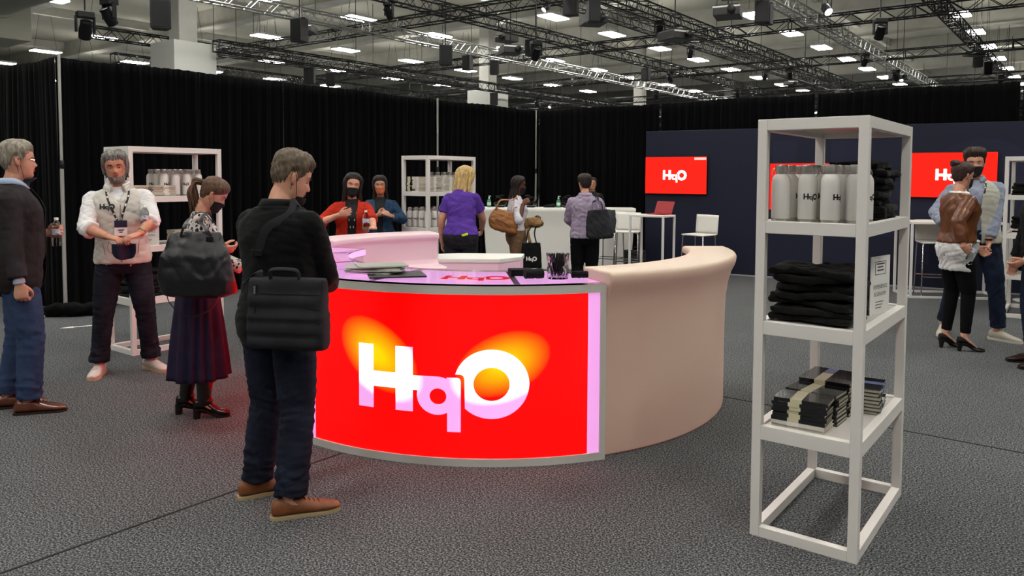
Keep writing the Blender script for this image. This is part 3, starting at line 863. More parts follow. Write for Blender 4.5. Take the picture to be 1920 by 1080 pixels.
tag(MB().box((-.28, -.1, 0), (.28, .1, .006)).build('paper_strip', PAPER, None, loc=(pw[0], pw[1], 0), rotz=.4), 'white paper strip lying at the foot of the drape', 'paper')

# navy backdrop ------------------------------------------------------
nb0 = np.array([2.38, 13.75]); nbd = np.array([1, -.6]) / np.hypot(1, .6); nba = math.atan2(-.6, 1)
nb = empty('partition_wall', (nb0[0], nb0[1], 0), nba, 'long navy blue display wall carrying the red screens', 'wall')
MB().box((0, .0, .02), (8.6, .09, 2.46)).build('board', NAVY, nb, bevel=.008)
lg = logo_mesh(3.7); lg.xf(lambda V: V + np.array([4.05, -.004, 1.45])).build('printed_mark', NAVY2, nb, smooth=False)
MB().box((0, -.02, 0), (8.6, .11, .02)).build('base_rail', mat('rail_grey', '9a9a98', .5), nb)
def tv(px0, px1, yb, yt, label, bar=False, glow=False):
    """screen on the navy wall between two picture columns"""
    pts = []
    for px, py in ((px0, yb), (px1, yb)):
        r = ray(px, py); k = r[0] / r[1]
        y = (nb0[1] + .6 * nb0[0]) / (1 + .6 * k) ; pts.append((k * y, y, D(px, py, y)[2]))
    a, b = np.array(pts); w = np.hypot(*(b - a)[:2]); top = D(px0, yt, a[1])[2]; h = top - a[2]
    r = empty('television', (a[0] + .06 * nbd[1], a[1] - .06 * nbd[0], 0), nba, label, 'television', 'red screens on the navy wall')
    z0 = a[2]
    MB().box((0, 0, z0), (w, .05, z0 + h)).build('frame', BLACKP, r, bevel=.004)
    m = MB().box((.008, -.004, z0 + .008), (w - .008, 0, z0 + h - .008)); m.build('display', SCREEN, r, smooth=False)
    logo_mesh(w * .385).xf(lambda V: V + np.array([w * .49, -.007, z0 + h * .50])).build('logo', SCREENW, r, smooth=False)
    MB().box((w * .3, .05, z0 + h * .3), (w * .7, .058, z0 + h * .7)).build('mount', BLACKM, r)
    if bar: MB().box((w * .80, -.008, z0 + h * .90), (w * .985, -.005, z0 + h * .965)).build('status_bar', mat('screen_pink', 'ffb0a8', .3, emit=('ffb0a8', .9)), r)
    return r
tv(1211.5, 1327, 363, 294, 'red screen nearest the drape corner, above the high table with the laptop', bar=True)
tv(1443, 1612, 393, 306, 'red screen seen through the near display shelf behind the bottles')
tv(1706, 1869, 370, 286, 'red screen behind the woman in the brown leather jacket')

# hall lamps ---------------------------------------------------------
OR = ['first', 'second', 'third', 'fourth', 'fifth', 'sixth', 'seventh', 'eighth', 'ninth', 'tenth', 'eleventh', 'twelfth', 'thirteenth', 'fourteenth', 'fifteenth', 'sixteenth', 'seventeenth', 'eighteenth', 'nineteenth', 'twentieth', 'twenty-first', 'twenty-second', 'twenty-third', 'twenty-fourth', 'twenty-fifth']
ord_ = lambda i: OR[i] if i < len(OR) else 'last'
lr = empty('ceiling_lamp', cat='lamp', label='x')
MB().box((-.33, -.64, .03), (.33, .64, .12)).build('housing', WHITEM, lr, bevel=.01)
MB().box((-.30, -.60, 0), (.30, .60, .03)).build('diffuser', LAMP, lr, smooth=False)
MB().box((-.25, -.55, .12), (.25, .55, .125)).build('added_ceiling_glow', mat('added_ceiling_glow', 'ffffff', .5, emit=('fffaf0', HALL_LAMP * .24)), lr, smooth=False)  # unseen glowing sheet on the housing, added to brighten the ceiling
MB().seg((0, -.5, .12), (0, -.2, 2.1), .008, 5).seg((0, .5, .12), (0, .2, 2.1), .008, 5).build('cable', BLACKM, lr)
LP_ = Proto(lr)
def proj(p):
    x, y, z = p[0], p[1], p[2] - CAMH; cp, sp = math.cos(PITCH), math.sin(PITCH)
    d = y * cp - z * sp; u = y * sp + z * cp
    if d < .1: return None
    return 960 + x / d * FPX, PPY - u / d * FPX
rows = {}
for i in range(-9, 14):
    for j in range(-6, 9):
        p = np.array([1.5 + 2.6 * i + 4.65 * j, 28.7 + 3.4 * i - 3.8 * j, 7.5]); q = proj(p)
        dist = np.hypot(p[0] - 0, p[1] - 6)
        vis = q is not None and -30 < q[0] < 1950 and -20 < q[1] < 190 and p[1] < 54
        near = dist < 16
        uu = p[0] * E1[0] + p[1] * E1[1]
        if uu > 95 or uu < -28: continue
        if vis or near: rows.setdefault((0 if vis else 1, i), []).append((j, p))
n = 0; nrow = 0
for (out, i), L_ in sorted(rows.items()):
    for k, (j, p) in enumerate(sorted(L_, key=lambda t: t[0])):
        if out: lb = 'white rectangular hall lamp overhead, %s of the %s overhead row' % (ord_(k), ord_((i + 20) % 24))
        else: lb = 'glowing white rectangular hall lamp, %s from the left in the %s row of lamps' % (ord_(k), ord_(nrow))
        LP_.put(p, AE, lb, 'hall lamps')
    if not out: nrow += 1

# trusses ------------------------------------------------------------
def truss(u0, u1, v, z, along, m, label, s=.30, cell=.30, nd=0):
    L = u1 - u0
    org = U2(u0, v) if along else U2(v, u0)
    rot = AE if along else AE - PI / 2
    r = empty('lighting_truss', (org[0], org[1], z), rot, label, 'truss', 'ceiling trusses')
    ch = MB(); lc = MB(); h = s / 2
    for a, b in ((-h, -h), (h, -h), (h, h), (-h, h)): ch.tube([(a, 0, b), (a, L, b)], .022, 6)
    k = int(L / cell)
    for i in range(k):
        y0, y1 = L * i / k, L * (i + 1) / k
        f = 1 if i % 2 else -1
        for a in (-h, h): lc.tube([(a, y0, -h * f), (a, y1, h * f)], .011, 4, cap=False)
        for b in (-h, h): lc.tube([(-h * f, y0, b), (h * f, y1, b)], .011, 4, cap=False)
        if i % 8 == 0:
            for a in (-h, h): lc.tube([(a, y0, -h), (a, y0, h)], .02, 5)
            for b in (-h, h): lc.tube([(-h, y0, b), (h, y0, b)], .02, 5)
    ch.build('chord', m, r); lc.build('lacing', m, r)
    # hanging chains to the roof
    for t in np.arange(.1, 1, .2): MB().seg((0, L * t, h), (0, L * t, 8.9 - z), .012, 5).build('hoist_chain', BLACKM, r)
    return r
TR = [(8, 62, -16.9, 5.9, TRUSSS, 'long silver box truss running over the left half of the hall'), (8, 62, -13.8, 6.0, TRUSSM, 'long black box truss crossing above the middle of the drapes'),
      (7, 60, -9.1, 5.8, TRUSSM, 'black box truss pointing at the far drape corner from above the counter'), (7, 60, -6.3, 5.9, TRUSSS, 'silver box truss leading down to the right behind the near shelf'),
      (10, 64, -22.3, 5.6, TRUSSM, 'black box truss low over the left drapes'), (12, 64, -25.3, 5.4, TRUSSM, 'lowest black box truss just above the left drape top'),
      (12, 62, -19.4, 5.2, TRUSSM, 'thin dark box truss between the two left trusses'), (14, 66, -29.5, 5.5, TRUSSM, 'far left black box truss near the ducts'),
      (7, 58, -11.6, 6.4, TRUSSM, 'high black box truss between the two middle trusses'), (7, 58, -3.6, 6.3, TRUSSM, 'high black box truss at the top right, behind the near shelf'),
      (12, 66, -1.0, 5.6, TRUSSM, 'black box truss over the right part of the hall')]
for u0, u1, v, z, m, lb in TR: truss(u0, u1, v, z, True, m, lb)
CR = [(-30, -3, 16.8, 6.3, 'black cross truss nearest the camera, over the drape corner'), (-36, 2, 22.5, 6.0, 'second black cross truss over the hall'), (-44, 6, 30, 6.0, 'third black cross truss farther back'),
      (-48, 10, 38, 5.9, 'fourth black cross truss far back in the hall'), (-50, 16, 47, 5.8, 'fifth black cross truss near the end of the hall'), (-52, 22, 57, 5.7, 'most distant black cross truss')]
for v0, v1, u, z, lb in CR: truss(v0, v1, u, z, False, TRUSSM, lb, cell=.4)

# gear on the trusses --------------------------------------------------
mv = empty('moving_head_light', cat='spotlight', label='x')
MB().box((-.16, -.12, -.12), (.16, .12, 0)).build('base', BLACKM, mv, bevel=.01)
MB().box((-.19, -.05, -.42), (-.15, .05, -.08)).box((.15, -.05, -.42), (.19, .05, -.08)).box((-.19, -.05, -.12), (.19, .05, -.08)).build('yoke', BLACKM, mv, bevel=.01)
R_ = np.array(Matrix.Rotation(.6, 3, 'X'))
MB().lathe([(.06, -.20), (.12, -.17), (.13, .0), (.11, .14), (.12, .2), (.10, .21)], 18).xf(lambda V: V @ R_.T + np.array([0, 0, -.38])).build('head', BLACKM, mv)
pj = empty('projector', cat='projector', label='x')
MB().box((-.30, -.35, -.42), (.30, .35, -.18)).build('body', mat('projector_grey', '3a3a3a', .5), pj, bevel=.02)
MB().lathe([(.09, 0), (.09, .12), (.07, .13)], 16, M=rotm((0, -1, 0)), c=(.12, -.35, -.3)).build('lens', BLACKP, pj)
MB().box((-.26, -.3, -.2), (.26, .3, -.16)).seg((0, 0, -.2), (0, 0, .1), .02).build('bracket', BLACKM, pj)
MB().box((-.31, -.352, -.24), (.31, -.35, -.2)).build('trim_strip', WHITEM, pj)
sp = empty('loudspeaker', cat='speaker', label='x')
MB().prism([(-.22, -.16), (.22, -.16), (.15, .18), (-.15, .18)], -.75, -.1).build('cabinet', mat('speaker_grey', '2c2c2e', .6), sp, bevel=.015)
MB().box((-.18, -.175, -.71), (.18, -.165, -.14)).build('grille', BLACKM, sp)
MB().bar((-.2, 0, -.1), (.2, 0, -.1), .04).seg((0, 0, -.1), (0, 0, .15), .015).build('bracket', BLACKM, sp)
pc_ = empty('par_light', cat='spotlight', label='x')
MB().lathe([(.08, -.16), (.11, -.1), (.11, .12), (.105, .13), (.10, .05)], 16).xf(lambda V: V @ np.array(Matrix.Rotation(2.3, 3, 'X')).T + np.array([0, 0, -.3])).build('can', BLACKM, pc_)
MB().tube([(-.13, 0, -.3), (-.13, 0, -.06), (.13, 0, -.06), (.13, 0, -.3)], .012, 6).seg((0, 0, -.06), (0, 0, .1), .015).build('yoke', BLACKM, pc_)
MB().lathe([(.1, 0), (.1, .01)], 14).xf(lambda V: V @ np.array(Matrix.Rotation(2.3, 3, 'X')).T + np.array([0, -.07, -.37])).build('lens', mat('warm_lens', 'fff4e0', .3, emit=('fff0dc', 4)), pc_)
PR_ = {'m': Proto(mv), 'p': Proto(pj), 's': Proto(sp), 'c': Proto(pc_)}
NM = {'m': 'black moving spotlight', 'p': 'grey box projector', 's': 'dark loudspeaker', 'c': 'small lit spotlight'}
rs = np.random.RandomState(4)
GEAR = []
for v, z, ks in ((-16.9, 5.75, 9), (-13.8, 5.85, 9), (-9.1, 5.65, 9), (-6.3, 5.75, 9), (-22.3, 5.45, 9), (-25.3, 5.25, 9), (-1.0, 5.45, 7), (-19.4, 5.05, 7), (-29.5, 5.35, 6), (-11.6, 6.25, 7), (-3.6, 6.15, 6)):
    us = 13 + np.sort(rs.uniform(0, 1, ks)) ** 1.2 * 42
    for q, u in enumerate(us): GEAR.append((v, u, z, 'mpsmcmpcms'[(q * 3 + int(abs(v))) % 10]))
cnt = {}
for gi, (v, u, z, t) in enumerate(GEAR):
    p = U2(u, v); key = (v, t); cnt[key] = cnt.get(key, 0) + 1
    nmv = {-16.9: 'long silver left truss', -13.8: 'long middle black truss', -9.1: 'corner-pointing black truss', -6.3: 'silver truss on the right', -22.3: 'low left black truss', -11.6: 'high middle truss', -3.6: 'high right truss', -25.3: 'lowest truss on the left', -1.0: 'right-hand black truss', -19.4: 'thin dark truss', -29.5: 'far left truss'}[v]
    go = PR_[t].put((p[0], p[1], z), AE + rs.uniform(-.9, .9), '%s on the %s, %s from the near end' % (NM[t], nmv, ord_(cnt[key] - 1)), 'gear hanging from the trusses'); go.scale = (.75,) * 3
# larger gear where the photograph shows it
for px, py, dpt, t, lb, ry in [(957, 98, 17.5, 'p', 'wide grey projector hanging left of the white column casing', .3), (1112, 42, 15.5, 'p', 'grey projector hanging at the top middle', .2), (1365, 28, 13.5, 'p', 'large dark projector near the top, right of the middle', -.4), (1265, 72, 15, 'p', 'grey projector below the large dark one', .5),
                           (300, 22, 13, 's', 'dark loudspeaker hanging beside the white column', .5), (562, 52, 16, 's', 'boxy loudspeaker right of the white column', -.6), (835, 100, 19, 's', 'small dark loudspeaker over the middle drapes', .2), (160, 55, 12, 'm', 'large black moving head spotlight at the top left', .7), (205, 30, 12.5, 'm', 'second large moving head spotlight at the top left', -.5),
                           (1550, 22, 14, 'c', 'small par spotlight at the top right, above the near shelf', .2), (1650, 60, 15.5, 'm', 'slim moving head spotlight hanging right of the near shelf', 0), (1005, 100, 17, 'm', 'moving head spotlight beside the wide projector', .4)]:
    p = D(px, py, dpt * 1.15); go = PR_[t].put((p[0], p[1], p[2] + .3), ry, lb, 'gear hanging from the trusses'); go.scale = (.85,) * 3
    hm = MB().seg((p[0], p[1], p[2] + .33), (p[0], p[1], 9.6), .014, 5)
    tag(hm.build('hanging_rod', BLACKM, None), 'thin black rod holding the ' + lb, 'rod')
# ducts at the top left
r = empty('air_duct', (-13.5, 22, 7.0), AE, 'pale round ventilation duct with a boxed plenum at the top left', 'duct')
MB().tube([(-2.5, 0, .0), (5, 0, .0)], .55, 24).tube([(-2.6, 0, 0), (-2.4, 0, 0)], .62, 24).build('pipe', mat('duct_grey', 'b4b4aa', .6), r)
MB().box((-4.8, -1.0, -1.2), (-2.6, .9, .9)).build('plenum', mat('duct_cream', 'b9b8a8', .7), r, bevel=.02)
MB().seg((0, 0, .5), (0, 0, 2.6), .02).seg((4, 0, .5), (4, 0, 2.6), .02).build('hanger', BLACKM, r)
r = empty('air_duct', (-21, 27, 5.8), AE, 'cream square duct stepping down behind the left drapes', 'duct')
MB().box((-5, -.8, -.8), (3, .8, .8)).build('duct_run', mat('duct_cream', 'b9b8a8', .7), r, bevel=.02)
MB().box((-5.05, -.9, -.9), (-4.9, .9, .9)).box((-1.05, -.9, -.9), (-.9, .9, .9)).build('flange', mat('duct_grey', 'b4b4aa', .6), r)
MB().seg((-3, 0, .8), (-3, 0, 3.8), .02).seg((2, 0, .8), (2, 0, 3.8), .02).build('hanger', BLACKM, r)

# ================================================================== illuminated counter
RC = np.array([-.13, 6.1])
def rp(th, r, z=0.0):
    a = math.radians(th); return np.array([RC[0] + r * math.sin(a), RC[1] - r * math.cos(a), z])
def arcblock(t0, t1, prof, n=40):
    """sweep a closed (r,z) profile round the ring"""
    m = MB(); ths = np.linspace(t0, t1, n); k = len(prof)
    V = np.vstack([[rp(t, r, z) for r, z in prof] for t in ths])
    F = []
    for i in range(n - 1):
        for j in range(k):
            q = (j + 1) % k; F.append((i * k + j, (i + 1) * k + j, (i + 1) * k + q, i * k + q))
    F += [tuple(range(k)), tuple(range((n - 1) * k, n * k))[::-1]]
    return m.add(V, F)
def glow_panel():
    m = bpy.data.materials.new('lit_red_graphic'); m.use_nodes = True; nt = m.node_tree; N = nt.nodes; L = nt.links; b = N['Principled BSDF']
    b.inputs['Roughness'].default_value = .35; b.inputs['Base Color'].default_value = lin('900000')
    return m, nt, N, L, b
def lamp_spots(nt, spots):
    """the bulbs behind the sheet: soft hot ellipses in the sheet's own coordinates (arc length, height)"""
    N = nt.nodes; L = nt.links; uv = N.new('ShaderNodeUVMap'); uv.uv_map = 'UVMap'; outs = []
    for (u, v, ru, rv, ang) in spots:
        mp = N.new('ShaderNodeMapping'); mp.vector_type = 'TEXTURE'
        mp.inputs['Location'].default_value = (u, v, 0); mp.inputs['Rotation'].default_value = (0, 0, ang); mp.inputs['Scale'].default_value = (ru, rv, 1)
        L.new(uv.outputs[0], mp.inputs['Vector']); ln = N.new('ShaderNodeVectorMath'); ln.operation = 'LENGTH'; L.new(mp.outputs[0], ln.inputs[0])
        outs.append(ln.outputs['Value'])
    mn = N.new('ShaderNodeMath'); mn.operation = 'MINIMUM'; L.new(outs[0], mn.inputs[0]); L.new(outs[1], mn.inputs[1])
    return mn.outputs[0]
SPOTS = [(-.665, .615, .29, .180, -.62), (.085, .590, .285, .175, .38)]
RED, nt0, N0, L0, b0 = glow_panel()
ds = lamp_spots(nt0, SPOTS)
r0 = N0.new('ShaderNodeValToRGB'); e = r0.color_ramp.elements
e[0].position = .15; e[0].color = (1.0, .46, .0, 1); e[1].position = 1.0; e[1].color = (1.0, .0, .0, 1)
k_ = r0.color_ramp.elements.new(.80); k_.color = (1.0, .09, .0, 1)
L0.new(ds, r0.inputs['Fac']); L0.new(r0.outputs[0], b0.inputs['Emission Color']); b0.inputs['Emission Strength'].default_value = 1.6
LIT, nt1, N1, L1, b1 = glow_panel(); LIT.name = 'lit_white_graphic'; b1.inputs['Base Color'].default_value = lin('d8b8dc')
ds = lamp_spots(nt1, [(a, b - .02, c * 1.15, d * 1.15, g) for a, b, c, d, g in SPOTS])
r1 = N1.new('ShaderNodeValToRGB'); e = r1.color_ramp.elements
e[0].position = .82; e[0].color = (1.5, 1.5, 1.5, 1); e[1].position = 1.0; e[1].color = (.86, .34, .82, 1)
L1.new(ds, r1.inputs['Fac']); L1.new(r1.outputs[0], b1.inputs['Emission Color']); b1.inputs['Emission Strength'].default_value = .9
REDP = mat('lit_red_sheet', '900000', .35, emit=('ff0000', 2.3))
STRIP = mat('lit_pink_strip', 'd8b0dc', .3, emit=('ee96e4', .80))
def uvs(o, t0):
    me = o.data; uv = me.uv_layers.new(name='UVMap'); 
    for lp in me.loops:
        c = me.vertices[lp.vertex_index].co; dx, dy = c.x - RC[0], c.y - RC[1]
        uv.data[lp.index].uv = (1.8 * math.atan2(dx, -dy), c.z)
def lit_counter(t0, t1, label, logo=True, flag=True):
    R = 1.80; r = empty('bar_counter', (0, 0, 0), 0, label, 'counter', 'counter sections')
    dpx = math.degrees(.03 / R); st = math.degrees(.075 / R); H = 1.035
    arcblock(t0, t1, [(R, .0), (R + .012, .0), (R + .012, .045), (R, .045), (R - .6, .045), (R - .6, 0)]).build('plinth', ALU, r, ang=35)
    for a, b in ((t0, t0 + dpx * 1.2), (t1 - dpx * 1.2, t1)):
        arcblock(a, b, [(R - .05, .045), (R + .012, .045), (R + .012, H - .05), (R - .05, H - .05)], 3).build('frame_post', ALU, r, ang=35)
    arcblock(t0, t1, [(R - .04, H - .05), (R + .014, H - .05), (R + .014, H - .004), (R - .04, H - .004)]).build('top_rail', ALU, r, ang=35)
    for a in (t0 + dpx * 1.2, t1 - dpx * 1.2 - st):
        arcblock(a, a + st, [(R - .012, .045), (R + .002, .045), (R + .002, H - .05), (R - .012, H - .05)], 4).build('light_strip', STRIP, r, ang=35)
    o = arcblock(t0 + dpx * 1.2 + st, t1 - dpx * 1.2 - st, [(R - .012, .045), (R + .002, .045), (R + .002, H - .05), (R - .012, H - .05)], 40).build('front_panel', RED if logo else REDP, r, ang=35)
    uvs(o, t0)
    if logo:
        lm = logo_mesh(1.02, 30); u0 = -.278; z0 = .475
        def bend(V):
            return np.array([[RC[0] + (R + .006) * math.sin((u0 + x) / R), RC[1] - (R + .006) * math.cos((u0 + x) / R), z0 + z * .93] for x, y, z in V])
        lm.xf(bend); lo = lm.build('logo', LIT, r, smooth=False); uvs(lo, t0)
    arcblock(t0, t1, [(R - .62, .05), (R - .60, .05), (R - .60, H - .05), (R - .62, H - .05)]).build('inner_wall', CREAMPINK, r, ang=35)
    tm = (t0 + t1) / 2
    arcblock(t0, t1, [(R - .64, H - .05), (R - .04, H - .05), (R - .04, H - .006), (R - .64, H - .006)]).build('lit_top', PINKLIT, r, ang=35)
    for q in (.27, .73):
        a = t0 + (t1 - t0) * q; m = MB(); p, s_ = rp(a, R - .62, H - .003), rp(a, R - .05, H - .003)
        m.bar(p, s_, .035, .003); m.build('seam_strip', mat('acrylic_seam', 'b8a0b8', .3), r)
    arcblock(t0, t1, [(R - .65, H), (R + .016, H), (R + .016, H + .010), (R - .65, H + .010)]).build('glass_top', mat('glass_sheet', 'fafcfc', .02, trans=1.0, ior=1.04), r, ang=35)
    if logo:
        lm = logo_mesh(.42, 8)
        def lay(V):
            out = []
            for x, y, z in V:
                th = -3.2 + math.degrees(x / 1.52); p = rp(th, 1.48 - z * 1.0, H - .003); out.append(p)
            return np.array(out)
        lm.xf(lay).build('top_logo', PRINTR, r, smooth=False)
    return r
lit_counter(-40, 22, 'curved counter front with a glowing red panel and large white letters')
lit_counter(-108, -40.3, 'left curved counter section with a glowing red side, behind the black coat man', logo=False)
def bar_profile(R, flare=.075):
    pr = [(R, .0), (R, .40), (R + .002, .66), (R + .008, .80), (R + .022, .90), (R + .045, .98), (R + .068, 1.025), (R + flare, 1.05), (R + flare + .003, 1.075), (R + flare - .006, 1.092), (R + flare - .02, 1.10)]
    pr += [(R - .25, 1.10), (R - .265, 1.095), (R - .27, 1.08), (R - .27, 1.05), (R - .23, 1.03), (R - .225, .84), (R - .26, .80), (R - .50, .80), (R - .52, .79), (R - .52, .75), (R - .48, .73), (R - .45, .0)]
    return pr
r = empty('bar_counter', (0, 0, 0), 0, 'smooth cream plastic curved bar section with a flared lip, right of the red panel', 'counter', 'counter sections')
arcblock(22.4, 92, bar_profile(1.765), 60).build('body', CREAM, r, ang=50, bevel=.012, bseg=3)
r = empty('bar_counter', (0, 0, 0), 0, 'pink-lit curved bar section the orange-jacket woman leans on', 'counter', 'counter sections')
arcblock(-157, -108.5, bar_profile(1.74), 44).build('body', CREAMPINK, r, ang=50, bevel=.01, bseg=3)
r = empty('inner_desk', (0, 0, 0), 0, 'low white inner desk with an angled end inside the counter ring', 'desk')
pl = [(-.97, 7.52), (-.13, 7.52), (.09, 7.74), (.12, 8.02), (-.55, 8.06), (-.95, 7.9)]
MB().prism(pl, 0, .80).build('cabinet', CREAMPINK, r, smooth=False, bevel=.01)
MB().prism([(x * 1.0 + (.0 if x < -.5 else .012), y + (-.012 if y < 7.6 else .0)) for x, y in pl], .80, .845).build('worktop', WPLAST, r, smooth=False, bevel=.008)

# straight reception bar at the back ------------------------------------
pa = D(905, 388, 13.6); L_ = 2.7
r = empty('reception_bar', (pa[0], 13.6, 0), -.03, 'long white reception bar standing before the far drapes', 'counter')
prof = [(.07, 0), (.06, .7), (.04, .9), (.0, 1.03), (-.005, 1.07), (.01, 1.10), (.46, 1.10), (.47, 1.06), (.42, .98), (.42, 0)]
V = [(x, y, z) for x in (.0, L_) for y, z in prof]; k = len(prof); m = MB()
for i, (x, y, z) in enumerate(V):
    if z < 1.0: V[i] = (x + (.07 if x == 0 else -.07) * (1 - z * .9), y, z)
m.add(V, [tuple(range(k))[::-1], tuple(range(k, 2 * k))] + [(i, (i + 1) % k, k + (i + 1) % k, k + i) for i in range(k)])
m.build('body', WPLAST, r, ang=45, bevel=.01)
MB().box((.1, .42, .70), (2.6, .75, .74)).box((.1, .71, 0), (2.6, .75, .7)).build('rear_shelf', WPLAST, r)
RB = lambda px, dy=.2: (D(px, 388, 13.6 + dy)[0], 13.6 + dy + .0, 1.10)
sb = empty('sanitizer_bottle', cat='bottle', label='x')
MB().lathe([(.034, 0), (.036, .01), (.036, .11), (.03, .135), (.014, .145), (.014, .155)]).build('body', mat('green_gel', '5fc49a', .15, trans=.35), sb)
MB().lathe([(.016, .155), (.016, .175), (.006, .177), (.006, .20)]).bar((-.008, 0, .203), (.035, 0, .198), .014, .012).build('pump', WPLAST, sb)
MB().lathe([(.0365, .04), (.0365, .09)], 24).build('paper_label', PAPER, sb)
SB = Proto(sb)
for px, lb in ((917, 'green hand sanitizer pump bottle at the left end of the reception bar'), (1047, 'green hand sanitizer pump bottle beside the right glass bowl')):
    SB.put(RB(px, .16), .3, lb, 'sanitizer bottles on the reception bar')
bw = empty('glass_bowl', cat='bowl', label='x')
MB().lathe([(.07, 0), (.10, .03), (.125, .08), (.135, .14), (.130, .14), (.120, .08), (.095, .035), (.06, .008), (.001, .006)], 32).build('glass', GLASS, bw)
BW = Proto(bw)
for px, lb in ((938, 'glass bowl of black face masks, leftmost on the reception bar'), (995, 'glass bowl of black face masks behind the woman in the white blouse'), (1063, 'glass bowl of black face masks beside the lavender shirt person')):
    p = RB(px, .22); BW.put(p, 0, lb, 'glass bowls on the reception bar')
    m = MB(); rs = np.random.RandomState(px)
    for q in range(9):
        a = rs.uniform(0, 6.3); m.ell((math.cos(a) * .06, math.sin(a) * .06, .06 + .018 * q), (.055, .04, .02), 10, 6, M=np.array(Matrix.Rotation(rs.uniform(-.6, .6), 3, 'X') @ Matrix.Rotation(rs.uniform(0, 3), 3, 'Z')))
    me = remesh(m, .008, 2); me_put(me, folds(me_co(me), me_no(me), .006, px, 2.2))
    o = link_me(me, 'face_masks', BLACKC, None); o.location = p; tag(o, 'heap of black cloth masks filling the ' + lb.split(',')[0] + (' at the left' if px == 938 else ' in the middle' if px == 995 else ' at the right'), 'masks', kind='stuff')
m = MB(); m.ell((0, 0, .02), (.12, .08, .03)).ell((.06, .02, .03), (.07, .06, .035))
me = remesh(m, .008, 2); me_put(me, folds(me_co(me), me_no(me), .012, 5, 2)); o = link_me(me, 'cloth_heap', BLACKC, None); o.location = RB(1030, .2); tag(o, 'flat heap of black cloth lying on the reception bar', 'cloth')

# ================================================================== display shelves
SH = 1.91; SW, SD = .467, .922; LV = [(.455, .52), (.94, 1.0), (1.40, 1.455)]
def shelf(loc, label, rot=-.652):
    r = empty('display_shelf', (loc[0], loc[1], 0), rot, label, 'shelf', 'white display shelves')
    w = .042
    for x, y in ((0, 0), (SW - w, 0), (0, SD - w), (SW - w, SD - w)):
        MB().box((x, y, 0), (x + w, y + w, SH)).build('post', WHITE, r, smooth=False, bevel=.0025)
    for z0, z1 in [(0, .048), (SH - .05, SH)] + LV:
        m = MB()
        for y in (.001, SD - w + .001): m.box((w, y, z0), (SW - w, y + w - .002, z1))
        for x in (.001, SW - w + .001): m.box((x, w, z0), (x + w - .002, SD - w, z1))
        m.build('rail', WHITE, r, smooth=False, bevel=.002)
    for z0, z1 in LV + [(SH - .05, SH)]:
        MB().box((w - .01, w - .01, z1 - .025), (SW - w + .01, SD - w + .01, z1 - .008)).build('shelf_board', mat('board_white', 'dedad4', .18, coat=.4), r, smooth=False)
    c_, s_ = math.cos(rot), math.sin(rot)
    return lambda x, y, z: np.array([loc[0] + x * c_ - y * s_, loc[1] + x * s_ + y * c_, z])
S1 = shelf((1.106, 3.480), 'white open-frame display shelf standing near the camera on the right')
Nl = np.array([-3.45, 6.93]); S2 = shelf(Nl + np.array([-.371, .283]), 'white display shelf behind the man in the fleece vest')
Nm = np.array([-1.05, 9.6]); S3 = shelf(Nm + np.array([-.371, .283]), 'white display shelf behind the blonde woman in purple')
S4 = shelf((5.83, 9.12), 'white display shelf cut off by the right edge of the picture')

# insulated bottle
bt = empty('insulated_bottle', cat='bottle', label='x')
MB().lathe([(.040, .018), (.041, .022), (.041, .182), (.038, .200), (.030, .213), (.024, .218), (.022, .222)], 32).build('body', mat('bottle_white', 'dedad4', .45, bump=(400, .1)), bt)
MB().lathe([(.038, 0), (.040, .002), (.040, .018)], 32).build('base', STEEL, bt)
MB().lathe([(.024, .218), (.024, .226), (.027, .228), (.027, .255), (.026, .259), (.006, .260)], 28).build('cap', STEEL, bt)
MB().tube(catmull([(.028, 0, .246), (.040, 0, .238), (.045, 0, .225), (.042, .0, .212), (.033, 0, .208)], 12), .0022, 6).build('handle', STEEL, bt)
lm = logo_mesh(.066, 8)
lm.xf(lambda V: np.array([[.0416 * math.sin(x / .0415), -.0416 * math.cos(x / .0415), .118 + z] for x, y, z in V])).build('logo', PRINTK, bt, smooth=False)
BT = Proto(bt)
rows_ = [(.085, .075, .55), (.195, .10, .15), (.300, .075, -.75), (.390, .13, -.9), (.085, .19, .9), (.19, .215, -.1), (.30, .20, .3), (.395, .25, .6), (.10, .31, .2), (.21, .33, .4), (.31, .32, 1)]
rown = ['front row', 'front row', 'front row', 'front row', 'second row', 'second row', 'second row', 'second row', 'back row', 'back row', 'back row']
for i, (x, y, a) in enumerate(rows_):
    p = S1(x, y, 1.448); face = math.atan2(-(p[0]), p[1])  # towards the camera
    BT.put(p, [2.7, .35, 1.0, .95, 1.6, 1.2, 2.4, .7, 2.9, 2.2, 2.4][i] + (-.34), 'white insulated bottle on the near shelf, %s from the left in the %s' % (ord_([0, 1, 2, 3, 0, 1, 2, 3, 0, 1, 2][i]), rown[i]), 'white bottles on the near shelf')
k = 0
for i in range(3):
    for j in range(4):
        p = S2(.09 + i * .12, .40 + j * .115, 1.448); BT.put(p, rs.uniform(0, 6), 'white bottle behind the fleece vest man, %s in the %s column' % (ord_(j), ord_(i)), 'bottles on the left shelf')
for i in range(3):
    for j in range(4):
        p = S3(.10 + i * .115, .45 + j * .11, 1.448); BT.put(p, rs.uniform(0, 6), 'white bottle on the upper level behind the blonde woman, %s in the %s column' % (ord_(j), ord_(i)), 'bottles on the upper middle shelf')
for i in range(4):
    for j in range(7):
        if i and j not in (0, 1) and i < 3: continue
        p = S3(.075 + i * .105, .075 + j * .115, .993); BT.put(p, .25, 'white lettered bottle on the lower level behind the blonde woman, %s along and %s across' % (ord_(j), ord_(i)), 'bottles on the lower middle shelf')
p = S4(.24, .30, 1.60); BT.put(p, 0, 'white bottle standing on dark shirts on the shelf at the right edge', 'bottles on the right shelf')
p = S4(.30, .5, .512); BT.put(p, 1, 'white bottle low on the shelf at the right edge', 'bottles on the right shelf')

